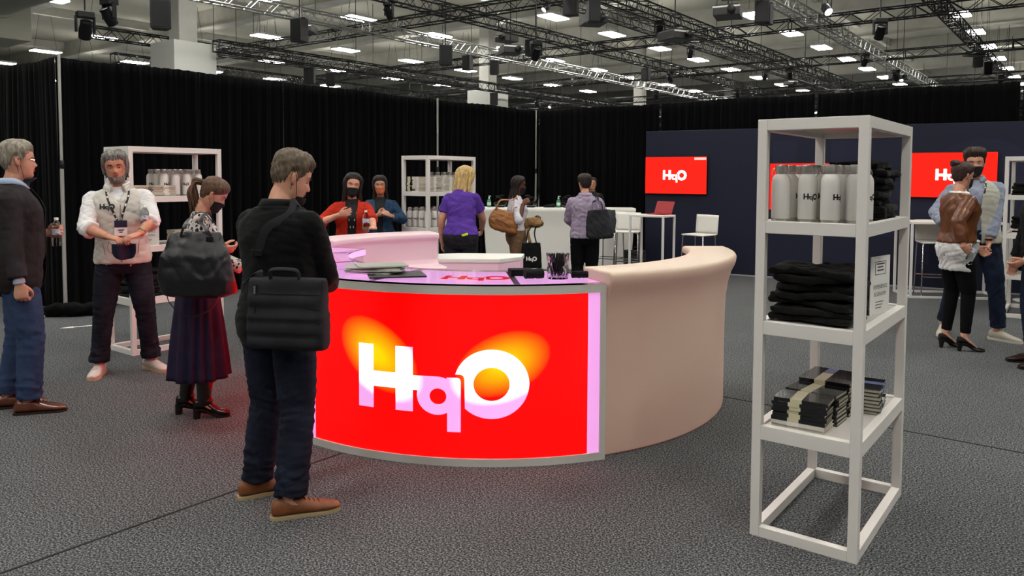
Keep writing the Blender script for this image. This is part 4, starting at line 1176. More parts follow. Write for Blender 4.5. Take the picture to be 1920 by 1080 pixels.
# books
def book_proto(cover, band, w=.155, l=.235, t=.017):
    b = empty('book', cat='book', label='x')
    MB().box((-w / 2, -l / 2, 0), (w / 2, l / 2, .0022)).box((-w / 2, -l / 2, t - .0022), (w / 2, l / 2, t)).box((-w / 2 - .001, -l / 2, 0), (-w / 2 + .0025, l / 2, t)).build('cover', cover, b, bevel=.0008)
    MB().box((-w / 2 + .002, -l / 2 + .004, .0022), (w / 2 - .004, l / 2 - .004, t - .0022)).build('pages', mat('page_cream', 'd9d2bd', .8, stretch=(1, 1, 300), var=(3, 'c4bca6')), b, smooth=False)
    if band: MB().box((-w / 2 - .002, -.005, -.0004), (w / 2 + .001, .045, t + .0005)).build('paper_band', band, b, smooth=False)
    return Proto(b)
BK = mat('cover_black', '101114', .14, coat=.8); BWH = mat('cover_white', 'd8d2c8', .4); BND = mat('band_cream', 'd6cfae', .3, coat=.5)
BP = {'k': book_proto(BK, BND), 'w': book_proto(BWH, mat('band_white', 'e8e4dc', .5)), 'n': book_proto(mat('cover_navy', '10131f', .12, coat=.8), mat('band_blue', '34507a', .4))}
CNT = {}
def stack(S, x, y, z, n, kinds, rot, where, grp, jit=.006, seed=1):
    rs = np.random.RandomState(seed); t = .0178
    for i in range(n):
        p = S(x + rs.uniform(-jit, jit), y + rs.uniform(-jit, jit), z + i * t)
        lb = {'k': 'banded black book', 'w': 'white paperback', 'n': 'glossy navy book'}[kinds[i % len(kinds)]]
        pos = 'topmost' if i == n - 1 else '%s from the bottom' % ord_(i) if i else 'bottom one'
        BP[kinds[i % len(kinds)]].put(p, -.652 + rot + rs.uniform(-.05, .05), '%s, %s in %s' % (lb, pos, where), grp)
stack(S1, .19, .13, .512, 8, 'wwkkkkkk', PI / 2 + .05, 'the front stack on the near shelf', 'books on the near shelf', seed=1)
stack(S1, .205, .30, .512, 8, 'kkkkkkkk', PI / 2 - .04, 'the second stack on the near shelf', 'books on the near shelf', seed=2)
stack(S1, .205, .47, .512, 9, 'kkkkkkkkk', PI / 2 + .03, 'the third stack on the near shelf', 'books on the near shelf', seed=3)
stack(S1, .18, .66, .512, 8, 'knkknkkn', PI / 2 - .05, 'the rear left stack on the near shelf', 'books on the near shelf', seed=4)
stack(S1, .345, .62, .512, 7, 'nnknnkn', .1, 'the right-hand stack on the near shelf', 'books on the near shelf', seed=5)
stack(S2, .25, .16, 1.448, 6, 'w', PI / 2 - .1, 'the left stack behind the fleece vest man', 'books on the left shelf', seed=6)
stack(S2, .10, .30, 1.448, 5, 'w', 0.1, 'the rear stack behind the fleece vest man', 'books on the left shelf', seed=16)
stack(S2, .33, .36, 1.448, 6, 'wwwwkw', .05, 'the right stack behind the fleece vest man', 'books on the left shelf', seed=7)
stack(S2, .26, .62, .993, 7, 'w', .05, 'the low stack behind the leopard-print woman', 'books on the left shelf', seed=8)
for q, (x, y, kk, a) in enumerate([(.11, .12, 'k', 0), (.27, .12, 'w', .05), (.37, .13, 'w', 0), (.37, .29, 'w', .03), (.37, .42, 'w', 0)]):
    stack(S3, x, y, 1.448, 11, kk, a + (PI / 2 if q < 2 else 0), 'the %s stack on the middle display shelf' % ord_(q), 'books on the middle shelf', seed=20 + q)
stack(S4, .2, .22, .993, 3, 'wk', PI / 2, 'the small right-edge shelf pile', 'books on the right shelf', seed=31)

# folded shirts
def shirt_mesh(seed, w=.31, l=.27, t=.036):
    rs = np.random.RandomState(seed); m = MB()
    for q in range(2):
        z = t * (.27 + .46 * q); dx = rs.uniform(-.006, .006)
        P = [(dx - w / 2, 0, z + rs.uniform(-.002, .002)), (dx - w / 4, 0, z), (dx, 0, z + rs.uniform(-.003, .003)), (dx + w / 4, 0, z), (dx + w / 2, 0, z + rs.uniform(-.003, .003))]
        m.tube(catmull(P, 14), [(t * .30, l / 2 * f) for f in np.r_[.93, np.ones(12), .95]], 22, side=(0, 0, 1))
    m.tube([(-w / 2 + .004, -l / 2 * .93, t / 2), (-w / 2 + .004, l / 2 * .93, t / 2)], t * .46, 12)
    me = remesh(m, .0075, 3); co = me_co(me)
    co[:, 2] += .006 * np.sin(co[:, 0] * 19 + seed) * np.sin(co[:, 1] * 15 + seed * 2)
    co[:, 1] += .008 * np.sin(co[:, 0] * 23 + seed * 3) * np.sign(co[:, 1]) * (np.abs(co[:, 1]) > l * .3)
    me_put(me, folds(co, me_no(me), .008, seed, .9)); return me
FS = []
for q in range(4):
    o = link_me(shirt_mesh(q + 3), 'folded_shirt', BLACKC, None); tag(o, 'x', 'shirt'); FS.append([o, False])
def shirts(S, x, y, z, n, rot, where, grp, seed=0, sx=1.0, th=.034, splay=.012):
    rs = np.random.RandomState(seed)
    for i in range(n):
        pos = 'topmost' if i == n - 1 else '%s from the bottom' % ord_(i) if i else 'bottom one'
        e_ = FS[(i + seed) % 4]; src = e_[0]
        if not e_[1]: o = src; e_[1] = True
        else: o = src.copy(); COL.objects.link(o)
        o.location = tuple(S(x + rs.uniform(-splay, splay), y + rs.uniform(-splay, splay), z + i * th))
        o.rotation_euler = (rs.uniform(-.03, .03), rs.uniform(-.03, .03), -.652 + rot + rs.uniform(-.08, .08) + (PI if i % 3 == 1 else 0)); o.scale = (sx, sx, 1.12)
        o['label'] = 'black shirt, %s in %s' % (pos, where); o['group'] = grp
shirts(S1, .225, .22, .993, 7, .0, 'the large pile on the near shelf', 'black shirts on the near shelf', 1, 1.12, .036)
shirts(S1, .20, .56, .993, 5, .1, 'the rear near-shelf pile', 'black shirts on the near shelf', 2, 1.0)
shirts(S1, .30, .66, 1.448, 8, PI / 2, 'the tall pile beside the near bottles', 'black shirts on the near shelf', 3, .92, .034, .02)
shirts(S2, .24, .20, .512, 7, .0, 'the low pile behind the fleece vest man', 'black shirts on the left shelf', 4, 1.1, .036)
shirts(S2, .24, .62, .512, 8, .1, 'the low pile behind the leopard-print woman', 'black shirts on the left shelf', 5, 1.1, .036)
shirts(S4, .24, .30, 1.448, 4, 0, 'the top right-edge shelf pile', 'black shirts on the right shelf', 6, 1.1, .036)
shirts(S4, .24, .30, 1.05, 4, 0, 'the middle right-edge shelf pile', 'black shirts on the right shelf', 7, 1.05, .034)
shirts(S4, .24, .66, .512, 5, 0, 'the lowest right-edge shelf pile', 'black shirts on the right shelf', 8, 1.0, .034)

# card signs
def sign(p, yaw, label, w=.21, h=.28):
    r = empty('card_sign', tuple(p), yaw, label, 'sign', 'printed card signs')
    MB().box((-w / 2, -.002, .0), (w / 2, .002, h)).build('card', PAPER, r, smooth=False)
    MB().box((-w / 2, 0, 0), (w / 2, .07, .003)).box((-w / 2, .065, 0), (w / 2, .068, .03)).build('easel_foot', GLASS, r, smooth=False)
    m = MB(); bw_ = w * .28
    for a, b, c, d in ((-bw_, h * .68, bw_, h * .69), (-bw_, h * .90, bw_, h * .91), (-bw_, h * .68, -bw_ + .003, h * .91), (bw_ - .003, h * .68, bw_, h * .91)): m.box((a, -.003, b), (c, -.002, d))
    m.build('printed_frame', mat('print_grey', '4c4844', .7), r, smooth=False)
    t = MB()
    for q_, w_ in ((.855, .20), (.80, .14), (.745, .17)): t.box((-w * w_, -.003, h * q_), (w * w_, -.002, h * (q_ + .022)))
    t.build('small_print', mat('print_grey', '4c4844', .7), r, smooth=False)
    t = text_mesh('EXPERIENCE', .027).xf(lambda V: V + np.array([0, -.0035, h * .44])); t2 = text_mesh('ECONOMY', .027).xf(lambda V: V + np.array([0, -.0035, h * .31])); t.add(t2.arr(), t2.f)
    t.build('lettering', PRINTK, r, smooth=False)
    m = MB()
    for q in range(3): m.box((-w * .22, -.003, h * (.20 - .05 * q)), (w * (.18 - .05 * q), -.002, h * (.213 - .05 * q)))
    m.build('text_lines', mat('print_grey', '4c4844', .7), r, smooth=False)
# the small unreadable heading is only suggested by its frame
sign(S1(.40, .60, .993), .72, 'white card sign on the near shelf beside the black shirts')
sign(S2(.36, .22, .993), -.05, 'white card sign on the shelf beside the fleece vest man')

# ================================================================== counter-top things
zt = 1.046
v0 = rp(14.6, 1.60, zt)
r = empty('acrylic_vase', v0, .3, 'clear faceted acrylic holder packed with black pens on the counter', 'vase')
m = MB(); a8 = np.linspace(0, 2 * PI, 13)[:-1]
V = []
for z, rr, tw in ((0, .062, 0), (.05, .066, .26), (.10, .063, 0), (.15, .070, .26), (.15, .065, .26), (.10, .058, 0), (.05, .061, .26), (.012, .056, 0)):
    V.append(np.c_[np.cos(a8 + tw) * rr, np.sin(a8 + tw) * rr, np.full(12, z)])
m.grid(np.vstack(V), 12, 8, closed_u=True); m.f += [tuple(range(12))[::-1], tuple(range(84, 96))]
m.build('holder', GLASS, r, smooth=False)
pn = empty('pen', cat='pen', label='x')
MB().tube([(0, 0, 0), (0, 0, .01), (0, 0, .125), (0, 0, .135)], [.001, .0045, .0045, .003], 8).build('barrel', BLACKP, pn)
MB().box((-.001, .0045, .09), (.001, .007, .13)).build('clip', CHROME, pn)
PN = Proto(pn); rs = np.random.RandomState(7)
for q in range(26):
    a = rs.uniform(0, 6.28); rr = .042 * math.sqrt(rs.rand())
    o = PN.put((v0[0] + rr * math.cos(a), v0[1] + rr * math.sin(a), zt + .014), a, 'black pen standing in the clear acrylic holder on the counter', 'black pens in the holder')
    o.rotation_euler = (rs.uniform(-.12, .12), rs.uniform(-.12, .12), a)
for q, (th, rr, dz, lb) in enumerate([(9.5, 1.58, 0, 'black folded cloth pouch on the counter left of the pen holder'), (7.5, 1.42, 0, 'flat black box on the counter behind the cloth pouch'), (19.3, 1.62, 0, 'rolled black cloth behind the pen holder')]):
    p = rp(th, rr, zt); m = MB()
    if q == 0:
        m.tube([(-.055, 0, .03), (.055, 0, .03)], (.03, .045) and [(.030, .05), (.030, .05)], 14, side=(0, 0, 1))
    elif q == 1: m.box((-.07, -.05, 0), (.07, .05, .04))
    else: m.tube([(-.05, 0, .022), (.05, 0, .022)], .022, 12)
    me = remesh(m, .005, 2); me_put(me, folds(me_co(me), me_no(me), .004, q, 3)); o = link_me(me, ['cloth_pouch', 'flat_box', 'rolled_cloth'][q], BLACKC, None); o.location = p; o.rotation_euler.z = .2; tag(o, lb, ['pouch', 'box', 'cloth'][q])
mg = empty('magazine', cat='magazine', label='x')
MB().box((-.11, -.15, 0), (.11, .15, .006)).build('pages', PAPER, mg, bevel=.001)
MB().box((-.112, -.152, .006), (.112, .152, .0072)).build('cover', mat('cover_grey', 'a9aaa0', .3), mg)
MG = Proto(mg)
for q in range(7):
    p = rp(-27 - (q % 3) * 1.2, 1.50 + .02 * (q % 2), zt + .001 + q * .0078); MG.put(p, 1.1 + .13 * q, 'grey magazine beside the black coat man, %s' % ('topmost' if q == 6 else ord_(q) + ' from the counter'), 'magazines on the counter')
bd_ = mat('folder_black', '0c0c0e', .4)
tag(MB().box((-.17, -.12, 0), (.17, .12, .010)).build('folder', bd_, None, bevel=.003, loc=rp(-21.5, 1.56, zt), rotz=.25), 'thin black folder lying on the counter by the magazines', 'folder')

# ================================================================== stools, high tables
def stool_proto():
    r = empty('bar_stool', cat='stool', label='x'); m = MB()
    MB().cbox((0, 0, .755), (.40, .38, .022)).build('seat', WPLAST, r, bevel=.009, bseg=3)
    V = []
    for z in np.linspace(.76, 1.06, 8):
        for x in np.linspace(-.20, .20, 9): V.append((x, -.19 - .09 * (z - .76) + .02 * (1 - (x / .2) ** 2) * -1, z))
    MB().grid(V, 9, 8).build('backrest', WPLAST, r, ang=180, solid=.012)
    for sx in (-1, 1):
        for sy in (-1, 1):
            MB().tube([(sx * .17, sy * .15, .745), (sx * .185, sy * .165, .72), (sx * .20, sy * .20, 0)], .0105, 10).build('leg', CHROME, r)
    MB().tube([(-.192, -.185, .28), (.192, -.185, .28), (.192, .185, .28), (-.192, .185, .28)], .009, 8, closed=True).build('footrest', CHROME, r)
    return Proto(r)
ST = stool_proto()
def put_stool(px, py, d, rot, lb):
    p = D(px, py, d); ST.put((p[0], p[1], 0), rot, lb, 'white bar stools')
put_stool(1176, 430, 12.6, -.15 + PI - .1, 'white bar stool left of the high table with the laptop')
put_stool(1311, 430, 12.0, 2.3, 'white bar stool right of the high table with the laptop')
put_stool(1142, 430, 13.0, 2.6, 'white bar stool behind the lavender shirt person')
ps = G(1692, 530); put = ST.put((ps[0] -.25, 10.75, 0), 2.9, 'white bar stool seen through the near shelf, beside the right high table', 'white bar stools')
def high_table(x, y, rot, w, l, h, label):
    r = empty('high_table', (x, y, 0), rot, label, 'table', 'white high tables'); t = .03
    MB().box((0, 0, h - .03), (w, l, h)).build('tabletop', WPLAST, r, bevel=.003)
    for a in (0, w - t):
        for b in (0, l - t): MB().box((a, b, 0), (a + t, b + t, h - .03)).build('leg', WHITEM, r, bevel=.002)
    m = MB()
    for b in (0, l - t): m.box((t, b, 0), (w - t, b + t, t))
    for a in (0, w - t): m.box((a, t, 0), (a + t, l - t, t))
    m.build('base_frame', WHITEM, r, bevel=.002); return r
ht = D(1179, 403, 12.1)
high_table(ht[0], 12.1, -.652, .60, .42, 1.06, 'white open-frame high table with a red laptop on it')
g0 = G(1705, 559); high_table(g0[0], g0[1], -.12, 1.25, .62, 1.05, 'white open-frame high table the man in the pale vest leans on')
lp = D(1236, 400, 12.15)
r = empty('laptop', (lp[0], lp[1], 1.062), 2.4, 'open red laptop on the high table', 'laptop')
MB().box((-.16, -.11, 0), (.16, .11, .014)).build('keyboard_base', mat('laptop_red', 'a01622', .35), r, bevel=.004)
MB().box((-.16, -.004, 0), (.16, .004, .21)).xf(lambda V: V @ np.array(Matrix.Rotation(.45, 3, 'X')).T + np.array([0, -.11, .012])).build('screen_lid', mat('laptop_red', 'a01622', .35), r, bevel=.003)
# bag on the floor by the drapes
p = D(1190, 480, 13.2)
m = MB().cbox((0, 0, .2), (.34, .22, .38)); me = remesh(m, .015, 6); me_put(me, folds(me_co(me), me_no(me), .02, 9, 1))
r = empty('backpack', (p[0], p[1], 0), .3, 'dark backpack on the floor under the left bar stool', 'bag')
link_me(me, 'body', mat('bag_grey', '1c1c1f', .7), r)
MB().tube(catmull([(-.06, -.02, .36), (-.03, -.02, .44), (.03, -.02, .44), (.06, -.02, .36)], 10), .008, 6).build('handle', BLACKP, r)
# round foot of a pedestal table behind the vest man
p = G(1862, 548); r = empty('pedestal_table', (p[0] + .05, 10.3, 0), 0, 'white pedestal table half hidden behind the man in the pale vest', 'table')
MB().lathe([(.24, 0), (.24, .008), (.03, .02), (.025, .03), (.025, 1.0), (.04, 1.02)], 32).build('pedestal', WHITEM, r)
MB().lathe([(.30, 1.02), (.30, 1.045)], 40).build('tabletop', WPLAST, r)
# ================================================================== the people
SK_A = skin('skin_tan', 'cc9276', 'bb7c62'); SK_B = skin('skin_fair', 'd8a48a', 'c88c74'); SK_C = skin('skin_olive', 'c8947a', 'b8836a'); SK_D = skin('skin_brown', '6b4331', '5a3526')
def LP(loc, yaw, k, p):
    d = np.array(p, float) - np.array([loc[0], loc[1], 0]); c, s = math.cos(-yaw), math.sin(-yaw)
    return np.array([d[0] * c - d[1] * s, d[0] * s + d[1] * c, d[2]]) / k
def WP(fig, p):
    return np.array(fig.root_matrix() @ Vector(p))
def to_local(root, pts):
    M = (Matrix.Translation(root.location) @ Matrix.Rotation(root.rotation_euler.z, 4, 'Z')).inverted()
    return np.array([list(M @ Vector(p)) for p in pts])
def height_at(loc, py_top): return D(960, py_top, loc[1])[2]
def yaw_of(fx, fy): return math.atan2(-fx, fy)
HAIRM = lambda n, c, c2=None: mat(n, c, .55, spec=.4, var=(60, c2 or c, .35, .65), bump=(120, .5), stretch=(1, 1, .25))

# plastic water bottle
wb = empty('water_bottle', cat='bottle', label='x')
MB().lathe([(.030, 0), (.033, .006), (.032, .03), (.0335, .035), (.032, .05), (.0335, .055), (.032, .07), (.033, .075), (.033, .125), (.030, .15), (.016, .178), (.0125, .182), (.0125, .192)], 24).build('body', PET, wb)
MB().lathe([(.0145, .186), (.0145, .202), (.013, .204)], 18).build('cap', WPLAST, wb)
MB().lathe([(.0338, .080), (.0338, .122)], 24).build('wrapper', mat('label_pale', 'c8ccd8', .4, var=(40, '5a6080', .55, .6)), wb)
WB = Proto(wb)

def lanyard(f, garment, badge=True, down=1.13, half=.075, words=True):
    L = MB(); m = mat('lanyard_black', '101014', .6)
    a = [(half * .85, -.045, 1.485), (half * 1.05, .02, 1.47), (half * .95, .09, 1.40), (half * .45, .12, 1.29), (.012, .13, down + .06)]
    pts = catmull(np.array(a), 26)
    for sg in (1, -1):
        P = pts * [sg, 1, 1]; Q = f.U(P); d = -(f.U(np.array([[0, 1., 1.3]])) - f.U(np.array([[0, 0, 1.3]])))[0]
        S = np.array(Q); fr = S[5:]; S[5:] = f.surf(garment, fr, d, .006)
        L.tube(S, [(.008, .0012)] * len(S), 6, side=(1, 0, 0))
    L.build('lanyard', m, f.root)
    tip = S[-1]
    if words:
        w = MB()
        for sg in (1, -1):
            P = pts * [sg, 1, 1]; Q = f.surf(garment, f.U(P)[6:], d, .0085)
            for q in range(1, len(Q) - 2, 4): w.tube(Q[q:q + 2], [(.0045, .0006)] * 2, 4, side=(1, 0, 0))
        w.build('lanyard_print', PAPER, f.root)
    if badge:
        b = MB().box((-.045, .0, -.12), (.045, .003, 0)); c = tip + [0, .012, -.002]; 
        b.xf(lambda V: V + c).build('badge', PAPER, f.root)
        MB().box((-.045, .003, -.055), (.045, .0045, 0)).xf(lambda V: V + c).build('badge_header', mat('badge_navy', '1a1c38', .5), f.root)
        t = MB()
        for q, (z, w_) in enumerate(((-.075, .02), (-.092, .012))): t.box((-w_, .003, z - .004), (w_, .0042, z + .004))
        t.xf(lambda V: V + c).build('badge_text', PRINTK, f.root)
    return L
def soft_bag(label, c, yaw, secs, m, cat='bag', name='tote_bag', seed=1, amp=.009, voxel=.010, tilt=0.0, scale=.8, sq=.7, scl=1.0):
    """secs: (z, half width, half depth, x offset)"""
    r = empty(name, c, yaw, label, cat)
    Z = np.array(secs) * scl; zs = np.linspace(Z[0, 0], Z[-1, 0], 18); th = np.linspace(0, 2 * PI, 36, endpoint=False); V = []
    for z in zs:
        w, d, x = (np.interp(z, Z[:, 0], Z[:, q]) for q in (1, 2, 3)); cx, sx = np.cos(th), np.sin(th)
        V.append(np.c_[x + w * np.sign(cx) * np.abs(cx) ** sq, d * np.sign(sx) * np.abs(sx) ** sq, np.full(36, z)])
    mb = MB(); mb.grid(np.vstack(V), 36, 18, closed_u=True); mb.f += [tuple(range(36))[::-1], tuple(range(17 * 36, 18 * 36))]
    if tilt: R = np.array(Matrix.Rotation(tilt, 3, 'Y')); mb.xf(lambda V: V @ R.T)
    me = remesh(mb, voxel, 5); me_put(me, folds(me_co(me), me_no(me), amp, seed, scale))
    link_me(me, 'body', m, r); return r
def band(r, name, pts, w, t, m, n=30, side=(0, 0, 1), world=True, closed=False):
    P = to_local(r, pts) if world else np.array(pts)
    P = catmull(P, n); mb = MB(); mb.tube(P, [(w / 2, t / 2)] * n, 8, side=side); return mb.build(name, m, r)

# ---------------------------------------------------------------- 1 man in a dark blazer, left edge
loc = (-3.42, 5.32); yaw = yaw_of(.90, .43); H = 1.86
k = H / 1.75
f = Fig('person', 'grey-haired man in a dark blazer holding a water bottle at the left edge', loc, yaw, H, skinm=SK_B, seed=2, voxel=.006, bulk=1.05, lean=-.02,
        head=(.12, .06, 0), feet=dict(R=dict(a=(.10, .04), dir=.10), L=dict(a=(-.10, -.10), dir=-.05)),
        arms=dict(R=dict(w=(.255, .03, .83), pole=(.2, -1, 0)), L=dict(w=LP(loc, yaw, k, D(88, 437, 5.55)), pole=(-.6, -.2, -1))),
        hand=dict(R=dict(curl=.75, n=(-1, .1, 0), f=(0, .12, -1)), L=dict(curl=.75, n=(.9, .0, .1), f=(.25, .9, .15), thumb=.8)))
f.body().eyes('4a5660', 'a09080'); f.mouth()
f.shell('hair', HAIRM('hair_silver', 'a39c8c', '6f675a'), short_region(.176, .116, .05), lambda A, Z: .010 + .010 * smooth01(Z, .15, .22), rough=.0016, freq=30)
f.mask(mat('mask_navy', '25303f', .8), lo=-.055, hi=.012, half=1.2, puff=.014)
g = MB()
for sg in (1, -1):
    c = f.Hd(head_pt(np.array([sg * .38]), np.array([.119]), .012))[0]
    g.tube([f.Hd(np.array([[sg * .032 + .022 * math.cos(t), .095, .119 + .015 * math.sin(t)]]))[0] for t in np.linspace(0, 2 * PI, 18)[:-1]], .0012, 5, closed=True)
    g.tube(f.Hd(np.array([[sg * .054, .093, .124], [sg * .078, .05, .126], [sg * .083, -.005, .128]])), .0012, 5)
g.tube(f.Hd(np.array([[.010, .095, .121], [-.010, .095, .121]])), .0014, 5).build('glasses', CHROME, f.root)
BLZ = cloth('blazer_dark', '2a2426', '343034', b=(220, .3))
sh_ = f.top('shirt', cloth('shirt_blue', '9fb0c8'), grow=.004, sleeve=-1, hem=.95); f.collar(cloth('shirt_blue', '9fb0c8'), 'shirt_collar', z=1.487, h=.045, grow=.0)
f.top('blazer', BLZ, hem=.80, grow=.028, flare=.02, gw=.012, sleeve=.94, sl=(.070, .068, .062, .058, .056, .052, .050), amp=.005, cut=lambda L, c: L[1] > .03 and abs(L[0]) < .03 + .05 * (1 - (L[2] - 1.0) / .45) * (L[2] < 1.0) + max(0, L[2] - 1.15) * .16)
f.collar(BLZ, 'blazer_collar', z=1.462, h=.05, grow=.012, open_=.55)
m = MB()
for k_ in 'R':
    sh, el, wr = f.arm[k_]; d = (wr - el) / np.linalg.norm(wr - el); m.tube([wr - d * .03, wr - d * .004], [.033, .034], 18)
m.build('shirt_cuff', cloth('shirt_blue', '9fb0c8'), f.root)
f.trousers(cloth('chino_blue', '2f3e5c', '3a4a68'), amp=.006, r=(.112, .104, .090, .082, .082, .078, .075), end=.985)
f.shoe('dress', mat('leather_brown', '5a3020', .25, coat=.4, var=(12, '6e4030')), mat('sole_dark', '2a1c16', .6), mat('lace_brown', '3a2218', .8), L=.305)
P1 = f
gp = WP(f, f.hand['L']['grip'])
WB.put(tuple(gp - np.array([0, 0, .105])), .4, 'clear water bottle held by the man in the dark blazer', 'water bottles')

# ---------------------------------------------------------------- 2 man in a white fleece vest
mid = (G(194, 700) + G(276, 692)) / 2; loc = (mid[0], mid[1]); H = height_at(loc, 281) - .045; k = H / 1.75
yaw = yaw_of(.40, -.92)
def A2(px, py, d): return LP(loc, yaw, k, D(px, py, d))
f = Fig('person', 'grey-haired bearded man in a white fleece vest and dark jeans facing the camera', loc, yaw, H, skinm=SK_A, seed=4, voxel=.0058, bulk=1.04, side=.045, head=(-.02, .10, .05),
        feet=dict(R=dict(a=(.185, .02), dir=.18), L=dict(a=(-.19, .0), dir=-.62)),
        arms=dict(R=dict(w=A2(201, 444, 6.02), pole=(1, -.5, -.35)), L=dict(w=A2(262, 438, 6.05), pole=(-1, -.5, -.35))),
        hand=dict(R=dict(curl=.55, n=(-.5, .2, -.75), f=(-.75, .45, -.12), thumb=.7), L=dict(curl=.6, n=(.5, .2, -.75), f=(.75, .45, -.2), thumb=.8)))
f.body().eyes('2a1c12', '2a221e', browt=.005); f.mouth()
HG = HAIRM('hair_salt', '4e4844', '8a8480')
f.shell('hair', HG, short_region(.178, .10, .03), lambda A, Z: .012 + .010 * smooth01(Z, .14, .22), rough=.003, freq=17, seed=2)
rs = np.random.RandomState(5)
f.locks('side_hair', HG, [(s_ * rs.uniform(1.35, 2.6), rs.uniform(.15, .20), 1) for s_ in (1, -1) for i in range(12)], .13, r=.009, out=.011, sway=.008)
beard = lambda A, Z: smooth01(np.interp(np.abs(A), [0, .3, .8, 1.2, 1.45, 1.6], [.048, .050, .060, .085, .12, .0]) - Z, -.006, .006) * (np.abs(A) < 1.52) * (1 - np.exp(-(A / .26) ** 2 - ((Z - .058) / .006) ** 2))
f.shell('beard', HAIRM('beard_grey', '5a5048', '948a84'), lambda A, Z: np.maximum(beard(A, Z), np.exp(-(A / .34) ** 6 - ((Z - .071) / .006) ** 4)), .004, rough=.0012, freq=40, feat=1)
SHW = cloth('shirt_white', 'e4e2e0', 'd8d6d6', sheen=.1)
f.top('shirt', SHW, grow=.006, hem=.86, sleeve=.66, sl=(.066, .064, .060, .060, .060, .062, .060), amp=.007, cuff=.008, voxel=.008, fscale=1.3)
f.collar(SHW, 'shirt_collar', z=1.480, h=.055, grow=.004, open_=.42, front=.01)
VST = cloth('fleece_white', 'd2ccc2', 'dedad0', b=(420, .6))
vs = f.top('vest', VST, hem=.885, grow=.026, flare=.010, gw=.004, sleeve=0, sl=(.052, .05), amp=.006, voxel=.008, neck=1.47, cut=lambda L, c: L[1] > .02 and L[2] > 1.36 and abs(L[0]) < (L[2] - 1.36) * .55)
f.collar(VST, 'vest_collar', z=1.452, h=.07, grow=.016, open_=.5, front=.02)
fwd = np.array([0, -1., 0])
z_ = MB(); zp = f.surf(vs, [(0, 0, z) for z in np.linspace(.90, 1.35, 16)], fwd, .008); z_.tube(zp, [(.005, .002)] * 16, 6, side=(1, 0, 0)).build('zip', mat('zip_grey', '8a8680', .5), f.root)
for sg in (1, -1): MB().tube(f.surf(vs, f.U(np.array([(sg * .115, 0, .96), (sg * .128, 0, 1.06)])), fwd, .008), .003, 6).build('pocket_zip', mat('zip_grey', '8a8680', .5), f.root)
lm = logo_mesh(.108, 12); vv = lm.arr(); pts = f.surf(vs, [(.092 - x, 0, 1.335 + z) for x, y, z in vv], fwd, .012); lm.v = [pts]; lm.build('vest_logo', PRINTK, f.root, smooth=False)
lanyard(f, vs, down=1.17)
JN = cloth('jeans_black', '1c1d26', '282a36', b=(320, .5))
f.trousers(JN, amp=.007, r=(.106, .098, .086, .078, .076, .072, .070), end=.985, cuff=.006)
f.shoe('sneaker', mat('leather_white', 'd0c4ba', .5), mat('sole_gum', 'c8a888', .6), mat('lace_white', 'd8d0c8', .8), L=.30)
wt = MB(); sh, el, wr = f.arm['L']; d = (wr - el) / np.linalg.norm(wr - el); wt.tube([wr - d * .042, wr - d * .022], [.0305, .0300], 20).build('watch_strap', mat('strap_brown', '4a3022', .6), f.root)
c = wr - d * .032; up = np.cross(d, [0, 0, 1.]); up = np.cross(up, d); up /= np.linalg.norm(up)
o_ = np.array([0, 1., .2]); o_ -= d * o_.dot(d); o_ /= np.linalg.norm(o_); MB().lathe([(.019, 0), (.021, .003), (.019, .009)], 20, c=c + o_ * .027, M=rotm(o_)).build('watch_face', mat('watch_gold', 'd8c8a8', .2, metal=.6), f.root)
P2 = f
gp = WP(f, (f.hand['R']['tip'] + f.hand['L']['tip']) / 2)
r = empty('face_mask', gp + np.array([0, 0, -.07]), yaw, 'dark navy cloth mask held in the hands of the man in the fleece vest', 'mask')
m = MB(); U_, V_ = np.meshgrid(np.linspace(-1, 1, 14), np.linspace(-1, 1, 10)); m.grid(np.c_[(U_ * .085 * (1 - .25 * (V_ < 0) * V_ ** 2)).ravel(), (.02 * np.sin(U_ * 4) + .01 * V_).ravel(), (V_ * .055 - .018 * (1 - U_ ** 2) * (V_ < 0)).ravel()], 14, 10).build('fabric', mat('mask_navy2', '1c1a34', .8), r, ang=180, solid=.004)
m = MB()
m.tube(catmull([(.08, .02, .05), (.10, .02, .07), (.11, .01, .02), (.08, .01, -.02)], 14), .0015, 5).build('ear_loop', mat('mask_navy2', '1c1a34', .8), r)
sh, el, wr = f.arm['L']; bp = WP(f, el + np.array([.05, .075, -.075]))
WB.put(tuple(bp), 0, 'clear water bottle tucked under the arm of the man in the fleece vest', 'water bottles')

# ---------------------------------------------------------------- 3 woman in leopard print
loc = (-2.15, 5.23); yaw = yaw_of(.93, .37); H = 1.58; k = H / 1.75
LEO = bpy.data.materials.new('leopard_print'); LEO.use_nodes = True
nt = LEO.node_tree; N = nt.nodes; L = nt.links; b = N['Principled BSDF']; b.inputs['Roughness'].default_value = .85
tc = N.new('ShaderNodeTexCoord'); nz = N.new('ShaderNodeTexNoise'); nz.inputs['Scale'].default_value = 22; mv_ = N.new('ShaderNodeMixRGB'); mv_.blend_type = 'ADD'; mv_.inputs['Fac'].default_value = .035
mp = N.new('ShaderNodeMapping'); mp.inputs['Scale'].default_value = (1, 1, .62)
L.new(tc.outputs['Object'], mp.inputs['Vector']); L.new(mp.outputs[0], nz.inputs['Vector']); L.new(mp.outputs[0], mv_.inputs[1]); L.new(nz.outputs['Color'], mv_.inputs[2])
vo = N.new('ShaderNodeTexVoronoi'); vo.inputs['Scale'].default_value = 42; L.new(mv_.outputs[0], vo.inputs['Vector'])
rr = N.new('ShaderNodeValToRGB'); rr.color_ramp.elements[0].position = .40; rr.color_ramp.elements[0].color = lin('17161a'); rr.color_ramp.elements[1].position = .46; rr.color_ramp.elements[1].color = lin('c9c0bc')
